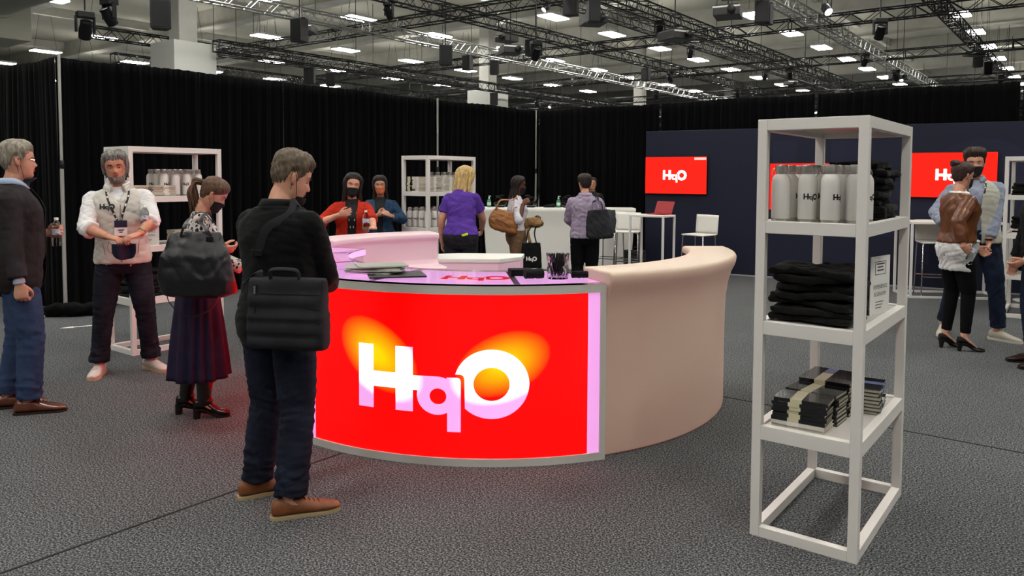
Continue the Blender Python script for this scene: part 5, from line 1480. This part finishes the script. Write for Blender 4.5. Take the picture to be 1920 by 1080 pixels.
L.new(vo.outputs['Distance'], rr.inputs['Fac']); L.new(rr.outputs[0], b.inputs['Base Color'])
f = Fig('person', 'brown-haired ponytail woman in a leopard print top and dark midi skirt', loc, yaw, H, female=True, skinm=SK_B, seed=7, voxel=.006, lean=.10, head=(-.12, .50, 0), heel=.065,
        feet=dict(R=dict(a=(.10, .03), dir=.08), L=dict(a=(-.08, -.10), dir=-.1)),
        arms=dict(R=dict(w=LP(loc, yaw, k, D(412, 482, 5.10)), pole=(.3, -.8, -1)), L=dict(w=(-.10, .36, 1.02), pole=(-.6, -.6, -1))),
        hand=dict(R=dict(curl=.6, n=(-.6, .1, .5), f=(-.1, 1, -.15)), L=dict(curl=.5, n=(.6, 0, .5))))
f.body().eyes('3a2a1c', '5a4030', closed=True); f.mask(mat('mask_black', '121214', .85))
HB3 = HAIRM('hair_brown', '4a3226', '6a4c38')
f.shell('hair', HB3, lambda A, Z: smooth01(Z, np.interp(np.abs(A), [0, .6, 1.0, 1.3, 1.6, 2.1, PI], [.180, .168, .145, .128, .115, .055, .045]) - .008, np.interp(np.abs(A), [0, .6, 1.0, 1.3, 1.6, 2.1, PI], [.180, .168, .145, .128, .115, .055, .045]) + .006), lambda A, Z: .008 + .008 * smooth01(Z, .12, .2), rough=.0016, freq=30)
m = MB(); rs = np.random.RandomState(2)
tie = f.Hd(np.array([[0, -.118, .15]]))[0]; back = -f.RU[:, 1]
for q in range(46):
    a = rs.uniform(0, 2 * PI); s_ = rs.uniform(.2, 1)
    p0 = tie + np.array([math.cos(a) * .016, -.005, math.sin(a) * .016]); L_ = rs.uniform(.20, .27)
    P = [p0 + np.array([0, .03, 0]), p0, tie + np.array([math.cos(a) * .03 * s_, -.045 - .02 * rs.rand(), .005 + math.sin(a) * .02]), tie + np.array([math.cos(a) * .05 * s_, -.070 + .03 * math.sin(a), -.07]), tie + np.array([math.cos(a) * .055 * s_, -.06 + .035 * math.sin(a), -.14]), tie + np.array([math.cos(a) * .05 * s_ + rs.uniform(-.01, .01), -.045 + .04 * math.sin(a), -L_])]
    Q = catmull(P, 18); m.tube(Q, np.interp(np.linspace(0, 1, 18), [0, .2, .7, 1], [.006, .009, .010, .002]), 6)
m.build('ponytail', HB3, f.root, ang=180)
m = MB(); m.tube([tie + np.array([.020 * math.cos(t), -.008 + .004 * math.sin(t), .020 * math.sin(t)]) for t in np.linspace(0, 2 * PI, 20)[:-1]], .006, 8, closed=True).build('hair_tie', mat('hair_tie', '2a2a2c', .7), f.root)
er = f.Hd(np.array([[.080, .0, .082]]))[0]; MB().ell(er, (.005,) * 3).build('earring', mat('gold', 'c8a050', .25, metal=1), f.root)
f.top('top', LEO, grow=.012, hem=.98, sleeve=.93, sl=(.056, .054, .050, .048, .050, .050, .046), amp=.006, voxel=.008)
f.trousers(mat('tights_black', '0e0e14', .8), name='tights', r=(.10, .09, .074, .064, .066, .056, .046), end=.95, amp=.001)
f.skirt(cloth('skirt_plum', '231d33', '2c2238'), hem=.235, waist=1.06, flare=.085)
f.shoe('boot', mat('boot_black', '140f10', .25, coat=.3), mat('sole_black', '0c0c0c', .5), L=.26)
P3 = f
# its bag
c = D(368, 492, 4.86); byaw = yaw + PI / 2 + .15
BAGL = mat('leather_black', '16161a', .34, spec=.6, bump=(120, .15))
r = soft_bag('large black leather tote on the shoulder of the leopard-print woman', c, 0.12, [(-.20, .13, .05, .03), (-.185, .20, .085, .02), (-.09, .21, .10, 0), (.04, .185, .085, -.005), (.13, .15, .05, .0), (.175, .135, .03, .0)], BAGL, seed=3, amp=.006, scale=.7, scl=1.12)
shp = WP(f, f.U(np.array([[.135, -.0, 1.455]]))[0])
bx = lambda x, y, z: c + np.array([x * math.cos(.12) - y * math.sin(.12), x * math.sin(.12) + y * math.cos(.12), z])
band(r, 'strap', [bx(-.09, -.03, .15), bx(-.05, -.06, .24), shp + np.array([-.05, -.09, -.0]), shp + np.array([.0, -.01, .035]), shp + np.array([.05, .04, -.04])], .026, .006, BAGL)
band(r, 'strap', [bx(.11, -.03, .15), bx(.08, -.07, .22), shp + np.array([.02, -.10, -.02]), shp + np.array([.035, -.01, .03]), shp + np.array([.06, .04, -.04])], .026, .006, BAGL)
band(r, 'long_strap', [bx(-.17, -.05, -.10), bx(-.14, -.09, -.24), bx(-.02, -.10, -.33), bx(.12, -.09, -.27), bx(.18, -.05, -.12)], .014, .005, BAGL)
MB().cbox((.10, -.062, .155), (.045, .008, .03)).build('strap_patch', BAGL, r, bevel=.003)

# ---------------------------------------------------------------- 4 man in a black coat
loc = (-1.18, 3.86); yaw = -.40; H = height_at(loc, 277) - .035; k = H / 1.75
f = Fig('person', 'short-haired man in a black coat and dark jeans seen from behind at the counter', loc, yaw, H, skinm=SK_B, seed=9, voxel=.0052, bulk=1.06, lean=.06, twist=-.06, head=(-.62, .34, .0),
        feet=dict(R=dict(a=(.185, -.15), dir=.78), L=dict(a=(-.135, -.02), dir=.62)),
        arms=dict(R=dict(w=(.06, .33, 1.06), pole=(.8, -.5, -1)), L=dict(w=(-.13, .33, 1.05), pole=(-.9, -.6, -.6))),
        hand=dict(R=dict(curl=.6, n=(-.7, 0, -.6), f=(-.3, .9, 0)), L=dict(curl=.6, n=(.7, 0, -.6), f=(.3, .9, 0))))
f.body().eyes('3a4650', '4a3a2c', closed=True); f.mouth()
f.shell('hair', HAIRM('hair_ash', '4c4035', '70604e'), short_region(.178, .112, .058), lambda A, Z: .010 + .015 * smooth01(Z, .13, .22), rough=.0022, freq=28, seed=4, na=110, nz=80)
f.mask(mat('mask_black', '121214', .85), lo=-.03, hi=.045, half=1.12, puff=.010)
COAT = cloth('coat_black', '050507', '09090b', sheen=.05, b=(260, .35))
f.collar(cloth('shirt_blue', '9fb0c8'), 'shirt_collar', z=1.492, h=.030, grow=.0)
f.top('coat', COAT, hem=.80, grow=.034, flare=.012, gw=.014, sleeve=.97, sl=(.074, .074, .068, .064, .062, .058, .056), amp=.005, voxel=.008)
f.collar(COAT, 'coat_collar', z=1.466, h=.058, grow=.014, open_=.5)
JB = cloth('jeans_indigo', '181b27', '232839', b=(300, .5))
f.trousers(JB, amp=.008, r=(.112, .106, .094, .086, .086, .084, .080), end=1.0, voxel=.008)
f.shoe('boat', mat('leather_tan', '8a5230', .5, var=(20, '744224')), mat('sole_tan', 'a8946e', .6), mat('lace_tan', '6a4020', .7), L=.33)
P4 = f
c = D(541, 587, 3.585)
BGB = cloth('bag_black', '242428', '2e2f34', b=(500, .5), rough=.75)
r = empty('messenger_bag', c, -.16, 'black padded messenger bag hanging behind the man in the black coat', 'bag')
V = []; th = np.linspace(0, 2 * PI, 44, endpoint=False)
for z in np.linspace(-.165, .165, 30):
    e = (1 - abs(z / .170) ** 8) ** .35; w = .188 * (.93 + .07 * e) + .004 * (z < 0); d = .058 * (.35 + .65 * e) * (1.15 if z < 0 else 1.0)
    d += .018 * abs(math.sin((z + .165) / .066 * PI)) ** .5 * (z < .10)
    cx, sx = np.cos(th), np.sin(th); V.append(np.c_[w * np.sign(cx) * np.abs(cx) ** .35, d * np.sign(sx) * np.abs(sx) ** .55, np.full(44, z)])
m = MB(); m.grid(np.vstack(V), 44, 30, closed_u=True); m.f += [tuple(range(44))[::-1], tuple(range(29 * 44, 30 * 44))]
m.build('body', BGB, r, ang=180)
m = MB()
for z in (-.099, -.033, .033, .099): m.bar((-.11, -.066, z), (.185, -.064, z), .003, .004)
m.build('quilt_seam', mat('seam_black', '060607', .8), r)
MB().tube(catmull([(-.130, -.055, .14), (-.134, -.068, .05), (-.132, -.07, -.08), (-.14, -.055, -.15)], 20), .0035, 6).build('side_zip', mat('zip_dark', '242426', .4, metal=.5), r)
MB().cbox((-.131, -.072, .115), (.010, .006, .035)).build('zip_pull', CHROME, r, bevel=.002)
MB().tube(catmull([(-.07, -.03, .155), (-.068, -.045, .200), (-.04, -.05, .212), (.04, -.05, .212), (.068, -.045, .200), (.07, -.03, .155)], 30), [(.013, .007)] * 30, 8, side=(0, 0, 1)).build('handle', BGB, r)
MB().box((.125, -.064, -.135), (.165, -.060, -.112)).build('maker_tag', mat('tag_silver', '8a6a78', .3, metal=.6), r)
sR = WP(f, f.U(np.array([[.115, -.055, 1.478]]))[0]); 
tb = lambda x, y, z: c + np.array([x * math.cos(-.16) - y * math.sin(-.16), x * math.sin(-.16) + y * math.cos(-.16), z])
backp = [WP(f, f.U(np.array([[x, -.175, z]]))[0]) for x, z in ((.075, 1.38), (.02, 1.26), (-.05, 1.12))]
band(r, 'shoulder_strap', [tb(-.165, .02, .12), tb(-.160, .02, .19)] + [p for p in backp[::-1]] + [sR + np.array([0, -.045, -.03]), sR + np.array([.01, .03, .035]), sR + np.array([.03, .11, -.02])], .042, .006, cloth('strap_black', '2c2c30', '36363a'), n=44, side=(1, 0, 0))
MB().cbox(to_local(r, [backp[1]])[0] + [0, -.006, 0], (.055, .010, .03)).build('strap_buckle', BLACKP, r, bevel=.002)

# ---------------------------------------------------------------- 5 woman in an orange cardigan
loc = (-1.70, 8.15); yaw = yaw_of(.20, -.98); H = 1.66; k = H / 1.75
A5 = lambda px, py, d: LP(loc, yaw, k, D(px, py, d))
f = Fig('person', 'woman in an orange-red jacket and black mask leaning on the lit counter', loc, yaw, H, female=True, skinm=SK_B, seed=12, bulk=1.12, lean=.10, head=(.10, -.02, -.12),
        arms=dict(R=dict(w=A5(636, 403, 7.86), pole=(1, -.3, -.5)), L=dict(w=A5(701, 428, 7.70), pole=(-1, -.5, .0))),
        hand=dict(R=dict(curl=.35, n=(-.4, -.8, .3), f=(-.9, .35, .25)), L=dict(curl=.8, n=(.5, .3, -.3), f=(.75, .6, .1))))
f.body().eyes('1a1210', '2a1c18', closed=True); f.mask(mat('mask_black', '121214', .85), lo=-.02)
HD = HAIRM('hair_black', '17110f', '2a201c')
f.shell('hair', HD, long_region(.192), lambda A, Z: .012 + .008 * smooth01(Z, .12, .2), rough=.0016, freq=30, seed=1)
rs = np.random.RandomState(3)
f.locks('long_hair', HD, [(s_ * rs.uniform(1.15, PI), rs.uniform(.13, .215), 1) for s_ in (1, -1) for i in range(34)], .29, r=.012, out=.017, sway=.012, back=.3)
f.top('top', mat('top_black', '121014', .8), grow=.006, hem=.95, sleeve=-1)
ORG = cloth('jacket_orange', 'b42e1c', 'a82818')
f.top('jacket', ORG, grow=.020, hem=.90, flare=.02, gw=.006, sleeve=.66, sl=(.064, .062, .056, .056, .058, .060, .058), amp=.006, cut=lambda L, c: L[1] > .02 and abs(L[0]) < .045 + max(0, L[2] - 1.25) * .12)
g5 = [o for o in KIDS(f.root) if o.name.startswith('top')][0]; lanyard(f, g5, badge=False, down=1.10)
f.trousers(cloth('slacks_dark', '181818')); f.shoe('pump', mat('shoe_black', '101010', .4), mat('sole_black', '0c0c0c', .5), L=.25)
pb = D(686, 434, 7.62); gp = WP(f, f.hand['L']['grip'])
WB.put((pb[0], pb[1], 1.105), 0, 'clear water bottle on the lit counter in the hand of the orange-jacket woman', 'water bottles')

# ---------------------------------------------------------------- 6 woman in a denim jacket
loc = (-1.67, 9.75); yaw = yaw_of(.10, -.99); H = height_at(loc, 329) - .035; k = H / 1.75
A6 = lambda px, py, d: LP(loc, yaw, k, D(px, py, d))
f = Fig('person', 'long-haired woman in a blue denim jacket and orange face mask', loc, yaw, H, female=True, skinm=SK_C, seed=15, bulk=1.05, head=(.05, .02, .04),
        arms=dict(R=dict(w=A6(708, 403, 9.5), pole=(1, -.5, -.7)), L=dict(w=A6(731, 404, 9.5), pole=(-1, -.5, -.7))),
        hand=dict(R=dict(curl=.9, n=(-.3, -.6, .4), f=(-.9, .1, .3)), L=dict(curl=.7, n=(.3, -.6, -.4), f=(.8, .1, .5))))
f.body().eyes('2a1a12', '2a1c14', browt=.005); f.mask(mat('mask_orange', 'd08858', .8, var=(60, 'c85038', .45, .55)), loops=False, lo=-.012)
f.shell('hair', HD, long_region(.186), lambda A, Z: .010 + .014 * smooth01(Z, .12, .21), rough=.0016, freq=30, seed=6)
rs = np.random.RandomState(8)
f.locks('long_hair', HD, [(s_ * rs.uniform(1.2, PI), rs.uniform(.13, .215), 1) for s_ in (1, -1) for i in range(34)], .42, r=.012, out=.014, sway=.014, back=.15)
f.top('top', mat('top_black', '121014', .8), grow=.006, hem=.92, sleeve=-1)
DEN = cloth('denim_blue', '223a54', '35506c', b=(300, .5))
f.top('denim_jacket', DEN, grow=.022, hem=.92, flare=.02, gw=.006, sleeve=.92, sl=(.064, .064, .060, .058, .058, .054, .050), amp=.009, cut=lambda L, c: L[1] > .02 and abs(L[0]) < .040 + max(0, L[2] - 1.2) * .15)
f.trousers(cloth('slacks_dark', '181818')); f.shoe('sneaker', mat('shoe_black', '101010', .4), mat('sole_black', '0c0c0c', .5), L=.25)

# ---------------------------------------------------------------- 7 blonde woman in purple
loc = (-.60, 9.0); yaw = -.18; H = 1.76; k = H / 1.75
f = Fig('person', 'blonde woman in a purple T-shirt and dark jeans seen from behind', loc, yaw, H, female=True, skinm=SK_B, seed=18, bulk=1.16, lean=.20, side=-.02, head=(-.75, .25, .10),
        arms=dict(L=dict(w=(-.255, .10, .86), pole=(-.6, -1, 0)), R=dict(w=(.16, .42, 1.0), pole=(.8, -.7, -.3))), feet=dict(R=dict(a=(.11, 0), dir=.1), L=dict(a=(-.11, 0), dir=-.1)))
f.body().eyes('3a4650', '8a7050')
HBL = HAIRM('hair_blonde', 'a8884e', 'd4b880')
f.shell('hair', HBL, long_region(.182), lambda A, Z: .014 + .012 * smooth01(Z, .12, .21), rough=.002, freq=26, seed=6)
rs = np.random.RandomState(9)
f.locks('long_hair', HBL, [(s_ * rs.uniform(1.1, PI), rs.uniform(.13, .215), rs.uniform(.8, 1.1)) for s_ in (1, -1) for i in range(44)], .40, r=.014, out=.020, sway=.03, back=.12)
PUR = cloth('tshirt_purple', '5c3c9c', '4e3288', b=(300, .2))
f.top('tshirt', PUR, grow=.016, hem=.96, flare=.0, sleeve=.34, sl=(.062, .066, .068, .066, .06, .05, .05), amp=.009, fscale=.9)
f.trousers(cloth('jeans_charcoal', '222126', '302e34', b=(300, .5)), r=(.112, .104, .088, .078, .074, .066, .060), waist=1.02)
MB().cbox(f.U(np.array([(.085, -.150, .965)]))[0], (.075, .016, .028), Matrix.Rotation(-.28, 3, 'Y')).build('waist_tag', mat('tag_yellow', 'c8e020', .5), f.root, bevel=.006)
f.shoe('sneaker', mat('shoe_black', '101010', .4), mat('sole_black', '0c0c0c', .5), L=.25)

# ---------------------------------------------------------------- 8 woman in a white blouse
loc = (.06, 10.2); yaw = yaw_of(.97, -.05); H = height_at(loc, 335) * 1.01; k = H / 1.75
A8 = lambda px, py, d: LP(loc, yaw, k, D(px, py, d))
f = Fig('person', 'woman in a white blouse and brown trousers facing right with a tan bag', loc, yaw, H, female=True, skinm=SK_D, seed=21, head=(-.05, .16, 0), bulk=1.15,
        arms=dict(R=dict(w=A8(981, 383, 10.0), pole=(.3, -.6, -1)), L=dict(w=A8(1000, 412, 10.4), pole=(-.4, -.6, -1))), hand=dict(R=dict(curl=.9, n=(-.6, .5, .2), f=(-.1, .7, .6)), L=dict(curl=.7)))
f.body().eyes('140c08', '140c0a'); f.mask(mat('mask_black', '121214', .85))
f.shell('hair', HD, long_region(.190), lambda A, Z: .010 + .008 * smooth01(Z, .12, .21), rough=.001, freq=30, seed=6)
rs = np.random.RandomState(10)
f.locks('long_hair', HD, [(s_ * rs.uniform(1.5, PI), rs.uniform(.13, .215), 1) for s_ in (1, -1) for i in range(34)], .34, r=.012, out=.014, sway=.01, back=.35)
BLO = cloth('blouse_white', 'd8d6dc', 'c8c6d0')
f.top('blouse', BLO, grow=.014, hem=1.0, sleeve=.62, sl=(.058, .060, .060, .060, .062, .060, .056), amp=.008)
f.collar(BLO, 'blouse_collar', z=1.46, h=.045, grow=.004, open_=.4)
f.trousers(cloth('slacks_brown', '7c6048', '8c7056', rough=.6), r=(.112, .108, .100, .094, .092, .090, .090), waist=1.06, amp=.008)
f.shoe('pump', mat('shoe_brown', '4a3020', .4), mat('sole_black', '0c0c0c', .5), L=.25)
P8 = f
TAN = mat('leather_cognac', '9a6436', .5, bump=(100, .1))
c = D(944, 413, 9.95)
r = soft_bag('slouchy tan leather shoulder bag of the woman in the white blouse', c, .1, [(-.15, .13, .05, .05), (-.13, .19, .08, .03), (-.02, .20, .085, .0), (.08, .15, .06, -.02), (.13, .11, .04, -.03)], TAN, seed=5, amp=.008, name='shoulder_bag', tilt=.25)
sp_ = WP(f, f.U(np.array([[.12, 0, 1.455]]))[0])
band(r, 'strap', [c + np.array([-.11, -.04, .10]), c + np.array([-.04, -.06, .26]), sp_ + np.array([-.03, -.06, -.02]), sp_ + np.array([0, .0, .02]), sp_ + np.array([.03, -.07, -.10]), c + np.array([.14, -.05, .16]), c + np.array([.12, -.04, .05])], .024, .006, TAN)
MB().tube(catmull(to_local(r, [c + np.array([-.10, -.095, .02]), c + np.array([0, -.10, -.02]), c + np.array([.10, -.095, -.09])]), 10), .005, 6).build('zip', mat('zip_brown', '5a3820', .5), r)
c = D(996, 478, 9.95)
r = soft_bag('black fabric tote hanging from the hand of the woman in the white blouse', c, .05, [(-.17, .135, .03, 0), (-.15, .14, .045, 0), (.0, .135, .045, 0), (.16, .12, .02, 0)], BLACKC, seed=6, amp=.006, sq=.5)
lm = logo_mesh(.14); lm.xf(lambda V: V + np.array([.0, -.058, -.045])).build('logo', PAPER, r, smooth=False)
hp_ = WP(f, f.hand['L']['grip'])
for dx in (-.07, .07): band(r, 'handle', [c + np.array([dx, -.01, .14]), c + np.array([dx * .6, -.01, .30]), hp_ + np.array([dx * .2, 0, .0]), hp_ + np.array([dx * .3, .06, .01])], .02, .004, BLACKC)
c = D(997, 418, 10.15); m = MB()
for q in range(7): m.ell((math.cos(q) * .06, .02 * q - .05, math.sin(q * 1.7) * .03), (.10, .06, .05), 12, 8)
m.tube(catmull([(0, 0, 0), (-.05, -.06, -.12), (-.02, -.07, -.28), (-.05, -.06, -.46)], 16), [(.03, .01)] * 16, 8)
me = remesh(m, .010, 3); me_put(me, folds(me_co(me), me_no(me), .016, 2, 2)); o = link_me(me, 'draped_coat', cloth('coat_tan', 'a08058', '8c6c48'), None); o.location = c; tag(o, 'tan coat draped over the arm of the woman in the white blouse', 'coat')

# ---------------------------------------------------------------- 9 person in a lavender shirt
loc = (.96, 10.1); yaw = -.10; H = height_at(loc, 330) * 1.0; k = H / 1.75
f = Fig('person', 'short-haired person in a lavender shirt seen from behind at the reception bar', loc, yaw, H, skinm=SK_B, seed=24, head=(.35, .12, 0), bulk=1.06,
        arms=dict(L=dict(w=(-.12, .30, 1.03), pole=(-1, -.8, -.4)), R=dict(w=(.18, .30, 1.05), pole=(1, -.6, -.6))))
f.body().eyes()
f.shell('hair', HAIRM('hair_dark', '1c1512', '30241e'), short_region(.178, .105, .045), lambda A, Z: .012 + .016 * smooth01(Z, .13, .22), rough=.0022, freq=24, seed=4)
LAV = cloth('shirt_lavender', 'a89ab0', '9c8ea6')
f.top('shirt', LAV, grow=.022, hem=.90, flare=.01, sleeve=.93, sl=(.062, .064, .062, .060, .060, .056, .052), amp=.010); f.collar(LAV, 'shirt_collar', z=1.475, h=.05, grow=.006)
f.trousers(cloth('slacks_black', '0c0c0e'), r=(.112, .106, .094, .086, .086, .084, .080)); f.shoe('dress', mat('shoe_black', '101010', .4), mat('sole_black', '0c0c0c', .5), mat('lace_black', '101010'), L=.28)
c = D(1122, 417, 9.75)
BGG = cloth('bag_charcoal', '26272b', '34363a', b=(300, .4))
r = soft_bag('dark grey canvas tote on the shoulder of the lavender shirt person', c, -.3, [(-.21, .15, .05, .02), (-.18, .18, .075, .01), (.0, .16, .06, .0), (.16, .13, .03, .0)], BGG, seed=8, amp=.010, tilt=-.08)
sp_ = WP(f, f.U(np.array([[.14, -.02, 1.455]]))[0])
for q, dx in enumerate((-.08, .06)): band(r, 'handle', [c + np.array([dx, -.03, .13]), c + np.array([dx * .8 - .02, -.05, .25]), sp_ + np.array([.0 + q * .03, -.09, -.03]), sp_ + np.array([q * .03, -.0, .02]), sp_ + np.array([q * .03, .08, -.06])], .024, .005, BGG)
c = D(1140, 415, 9.98)
r = soft_bag('grey woven bag beside the dark canvas tote of the lavender shirt person', c, .2, [(-.15, .10, .04, 0), (0, .11, .05, 0), (.15, .10, .03, 0)], cloth('bag_grey2', '4a4c50', '3a3c40'), seed=11, amp=.008)
band(r, 'handle', [c + np.array([-.05, -.02, .13]), c + np.array([-.05, -.03, .25]), c + np.array([-.10, .0, .36])], .02, .004, BLACKC)

# ---------------------------------------------------------------- 10 woman in a brown leather jacket
p = G(1782, 655); loc = (p[0] + .03, p[1]); yaw = yaw_of(.97, .12); H = 1.71; k = H / 1.75
A10 = lambda px, py, d: LP(loc, yaw, k, D(px, py, d))
f = Fig('person', 'woman in a brown leather jacket with her hair in a bun, holding a bottle', loc, yaw, H, female=True, skinm=SK_B, seed=27, bulk=1.08, head=(-.05, .08, 0), heel=.075, lean=.02,
        feet=dict(R=dict(a=(.09, .05), dir=.15), L=dict(a=(-.09, -.02), dir=-.1)),
        arms=dict(R=dict(w=A10(1806, 478, 7.0), pole=(.4, -1, -.2)), L=dict(w=A10(1833, 478, 7.35), pole=(-.4, -1, -.3))), hand=dict(R=dict(curl=.75, n=(-.8, .2, .1), f=(-.1, .9, -.5)), L=dict(curl=.6, n=(.9, 0, 0), f=(0, .7, -.6))))
f.body().eyes(); f.mask(mat('mask_black', '121214', .85))
HBN = HAIRM('hair_chestnut', '2e1c18', '48302a')
f.shell('hair', HBN, lambda A, Z: smooth01(Z, np.interp(np.abs(A), [0, .6, 1.0, 1.3, 1.6, 2.1, PI], [.182, .170, .150, .130, .115, .055, .045]) - .008, np.interp(np.abs(A), [0, .6, 1.0, 1.3, 1.6, 2.1, PI], [.182, .170, .150, .130, .115, .055, .045]) + .006), lambda A, Z: .009 + .008 * smooth01(Z, .12, .2), rough=.0014, freq=34)
m = MB(); bc = np.array([0, -.095, .225])
for q in range(20):
    a = q * .8; m.ell(f.Hd(np.array([bc + [.020 * math.cos(a), .018 * math.sin(a * 1.3), .018 * math.sin(a)]]))[0], (.026, .024, .018), 10, 8)
me = remesh(m, .006, 2); me_put(me, folds(me_co(me), me_no(me), .004, 3, 3)); link_me(me, 'hair_bun', HBN, f.root)
g = MB()
for sg in (1, -1):
    g.tube([f.Hd(np.array([[sg * .032 + .022 * math.cos(t), .098, .119 + .017 * math.sin(t)]]))[0] for t in np.linspace(0, 2 * PI, 18)[:-1]], .002, 5, closed=True)
    g.tube(f.Hd(np.array([[sg * .054, .096, .124], [sg * .080, .05, .126], [sg * .085, -.005, .130]])), .002, 5)
g.tube(f.Hd(np.array([[.010, .098, .121], [-.010, .098, .121]])), .002, 5).build('glasses', BLACKP, f.root)
f.top('shirt', SHW, grow=.018, hem=.72, flare=.018, sleeve=-1, amp=.010, cut=lambda L, c: L[1] > .02 and c.z < .93)
LTH = mat('leather_rust', '6f4226', .30, spec=.5, bump=(60, .2), var=(8, '573019'))
f.top('jacket', LTH, grow=.030, hem=.985, flare=-.004, gw=.004, sleeve=.93, sl=(.068, .066, .062, .060, .060, .056, .048), amp=.007, neck=1.47, fscale=.6, cut=lambda L, c: L[1] > .02 and abs(L[0]) < .03 + max(0, L[2] - 1.15) * .18)
f.collar(LTH, 'jacket_collar', z=1.445, h=.035, grow=.012, open_=.5)
f.trousers(cloth('leggings_black', '08080a'), r=(.104, .094, .080, .066, .066, .058, .046), end=.98, amp=.002)
f.shoe('pump', mat('suede_black', '0c0b0c', .8), mat('sole_black', '0c0c0c', .5), L=.26)
gp = WP(f, f.hand['R']['grip']); o = WB.put(tuple(gp + np.array([.01, -.02, -.10])), .3, 'clear water bottle in the hand of the woman in the leather jacket', 'water bottles'); o.rotation_euler = (.15, .35, 0)

# ---------------------------------------------------------------- 11 man in a pale vest behind her
loc = ((G(1763, 632)[0] + G(1838, 630)[0]) / 2 + .13, 7.95); yaw = yaw_of(-.42, -.91); H = height_at(loc, 281); k = H / 1.75
A11 = lambda px, py, d: LP(loc, yaw, k, D(px, py, d))
f = Fig('person', 'masked man in a pale vest and jeans standing behind the leather jacket woman', loc, yaw, H, skinm=SK_B, seed=30, head=(-.03, .10, -.05), side=.07, hips=0, bulk=1.02,
        feet=dict(R=dict(a=(.25, -.05), dir=.15), L=dict(a=(-.19, .08), dir=-1.0)),
        arms=dict(R=dict(w=A11(1775, 425, 7.75), pole=(1, -.6, -.2)), L=dict(w=A11(1851, 474, 7.75), pole=(-1, -.6, 0))), hand=dict(L=dict(curl=.8, n=(.8, .3, 0), f=(.2, .3, -1))))
f.body().eyes('2a1c14', '2a1c14'); f.mask(mat('mask_black', '121214', .85))
f.shell('hair', HAIRM('hair_darkbrown', '281a14', '3c2a20'), short_region(.180, .112, .05), lambda A, Z: .010 + .024 * smooth01(Z, .15, .22), rough=.003, freq=20, seed=4)
SHB = cloth('shirt_paleblue', '98a0b0', '8890a4')
f.top('shirt', SHB, grow=.006, hem=.90, sleeve=.90, sl=(.060, .060, .056, .056, .056, .052, .046), amp=.008); f.collar(SHB, 'shirt_collar', z=1.480, h=.05, grow=.004, open_=.4)
vs = f.top('vest', cloth('fleece_pale', 'bcbcae', 'c6c6b8', b=(420, .6)), hem=.90, grow=.026, flare=.01, sleeve=0, sl=(.052, .05), amp=.007, neck=1.47, cut=lambda L, c: L[1] > .02 and abs(L[0]) < .02 + max(0, L[2] - 1.2) * .2)
lanyard(f, vs, badge=False, down=1.15)
f.trousers(cloth('jeans_navy', '171f30', '202a40', b=(300, .5)), amp=.007)
f.shoe('sneaker', mat('canvas_offwhite', 'bab4a4', .8), mat('sole_white', 'd0ccc0', .6), mat('lace_white', 'd8d0c8', .8), L=.29)
MB().tube([f.arm['L'][2] + [0, 0, .03], f.arm['L'][2] + [0, 0, .045]], [.031, .032], 18).build('watch_strap', BLACKP, f.root)

# ---------------------------------------------------------------- 12 person cut by the right edge
p = G(1900, 690); loc = (4.66, 6.72); yaw = yaw_of(-.98, .1); H = 1.80; k = H / 1.75
A12 = lambda px, py, d: LP(loc, yaw, k, D(px, py, d))
f = Fig('person', 'person in a dark jacket cut off by the right edge of the picture', loc, yaw, H, skinm=SK_B, seed=33, feet=dict(R=dict(a=(.12, -.02), dir=.1), L=dict(a=(-.12, .02), dir=-.1)),
        arms=dict(L=dict(w=A12(1908, 512, 6.55), pole=(-.5, -1, -.1)), R=dict(w=(.24, .1, .85), pole=(.3, -1, 0))), hand=dict(L=dict(curl=.6, n=(.6, 0, .5), f=(.1, .8, -.5))))
f.body().eyes().mouth()
f.shell('hair', HAIRM('hair_dark', '1c1512', '30241e'), short_region(), .016)
f.top('jacket', cloth('jacket_charcoal', '161618', '1e1e20'), grow=.03, hem=.86, gw=.01, sleeve=.95, sl=(.070, .068, .062, .060, .058, .054, .052), amp=.006)
f.trousers(cloth('jeans_navy', '171f30', '202a40', b=(300, .5))); f.shoe('dress', mat('leather_darkbrown', '2a1812', .35), mat('sole_black', '0c0c0c', .5), mat('lace_black', '101010'), L=.30)

# ---------------------------------------------------------------- 13 staff member mostly hidden behind the lavender shirt
loc = (1.52, 14.55); yaw = PI - .1
f = Fig('person', 'person behind the reception bar, almost hidden by the lavender shirt person', loc, yaw, 1.62, female=True, skinm=SK_C, seed=36)
f.body().eyes().mouth(); f.shell('hair', HD, long_region(.186), .012); f.top('top', mat('top_black', '121014', .8), grow=.014, hem=.9, sleeve=.9); f.trousers(cloth('slacks_dark', '181818'))
f.shoe('sneaker', mat('shoe_black', '101010', .4), mat('sole_black', '0c0c0c', .5), L=.25)
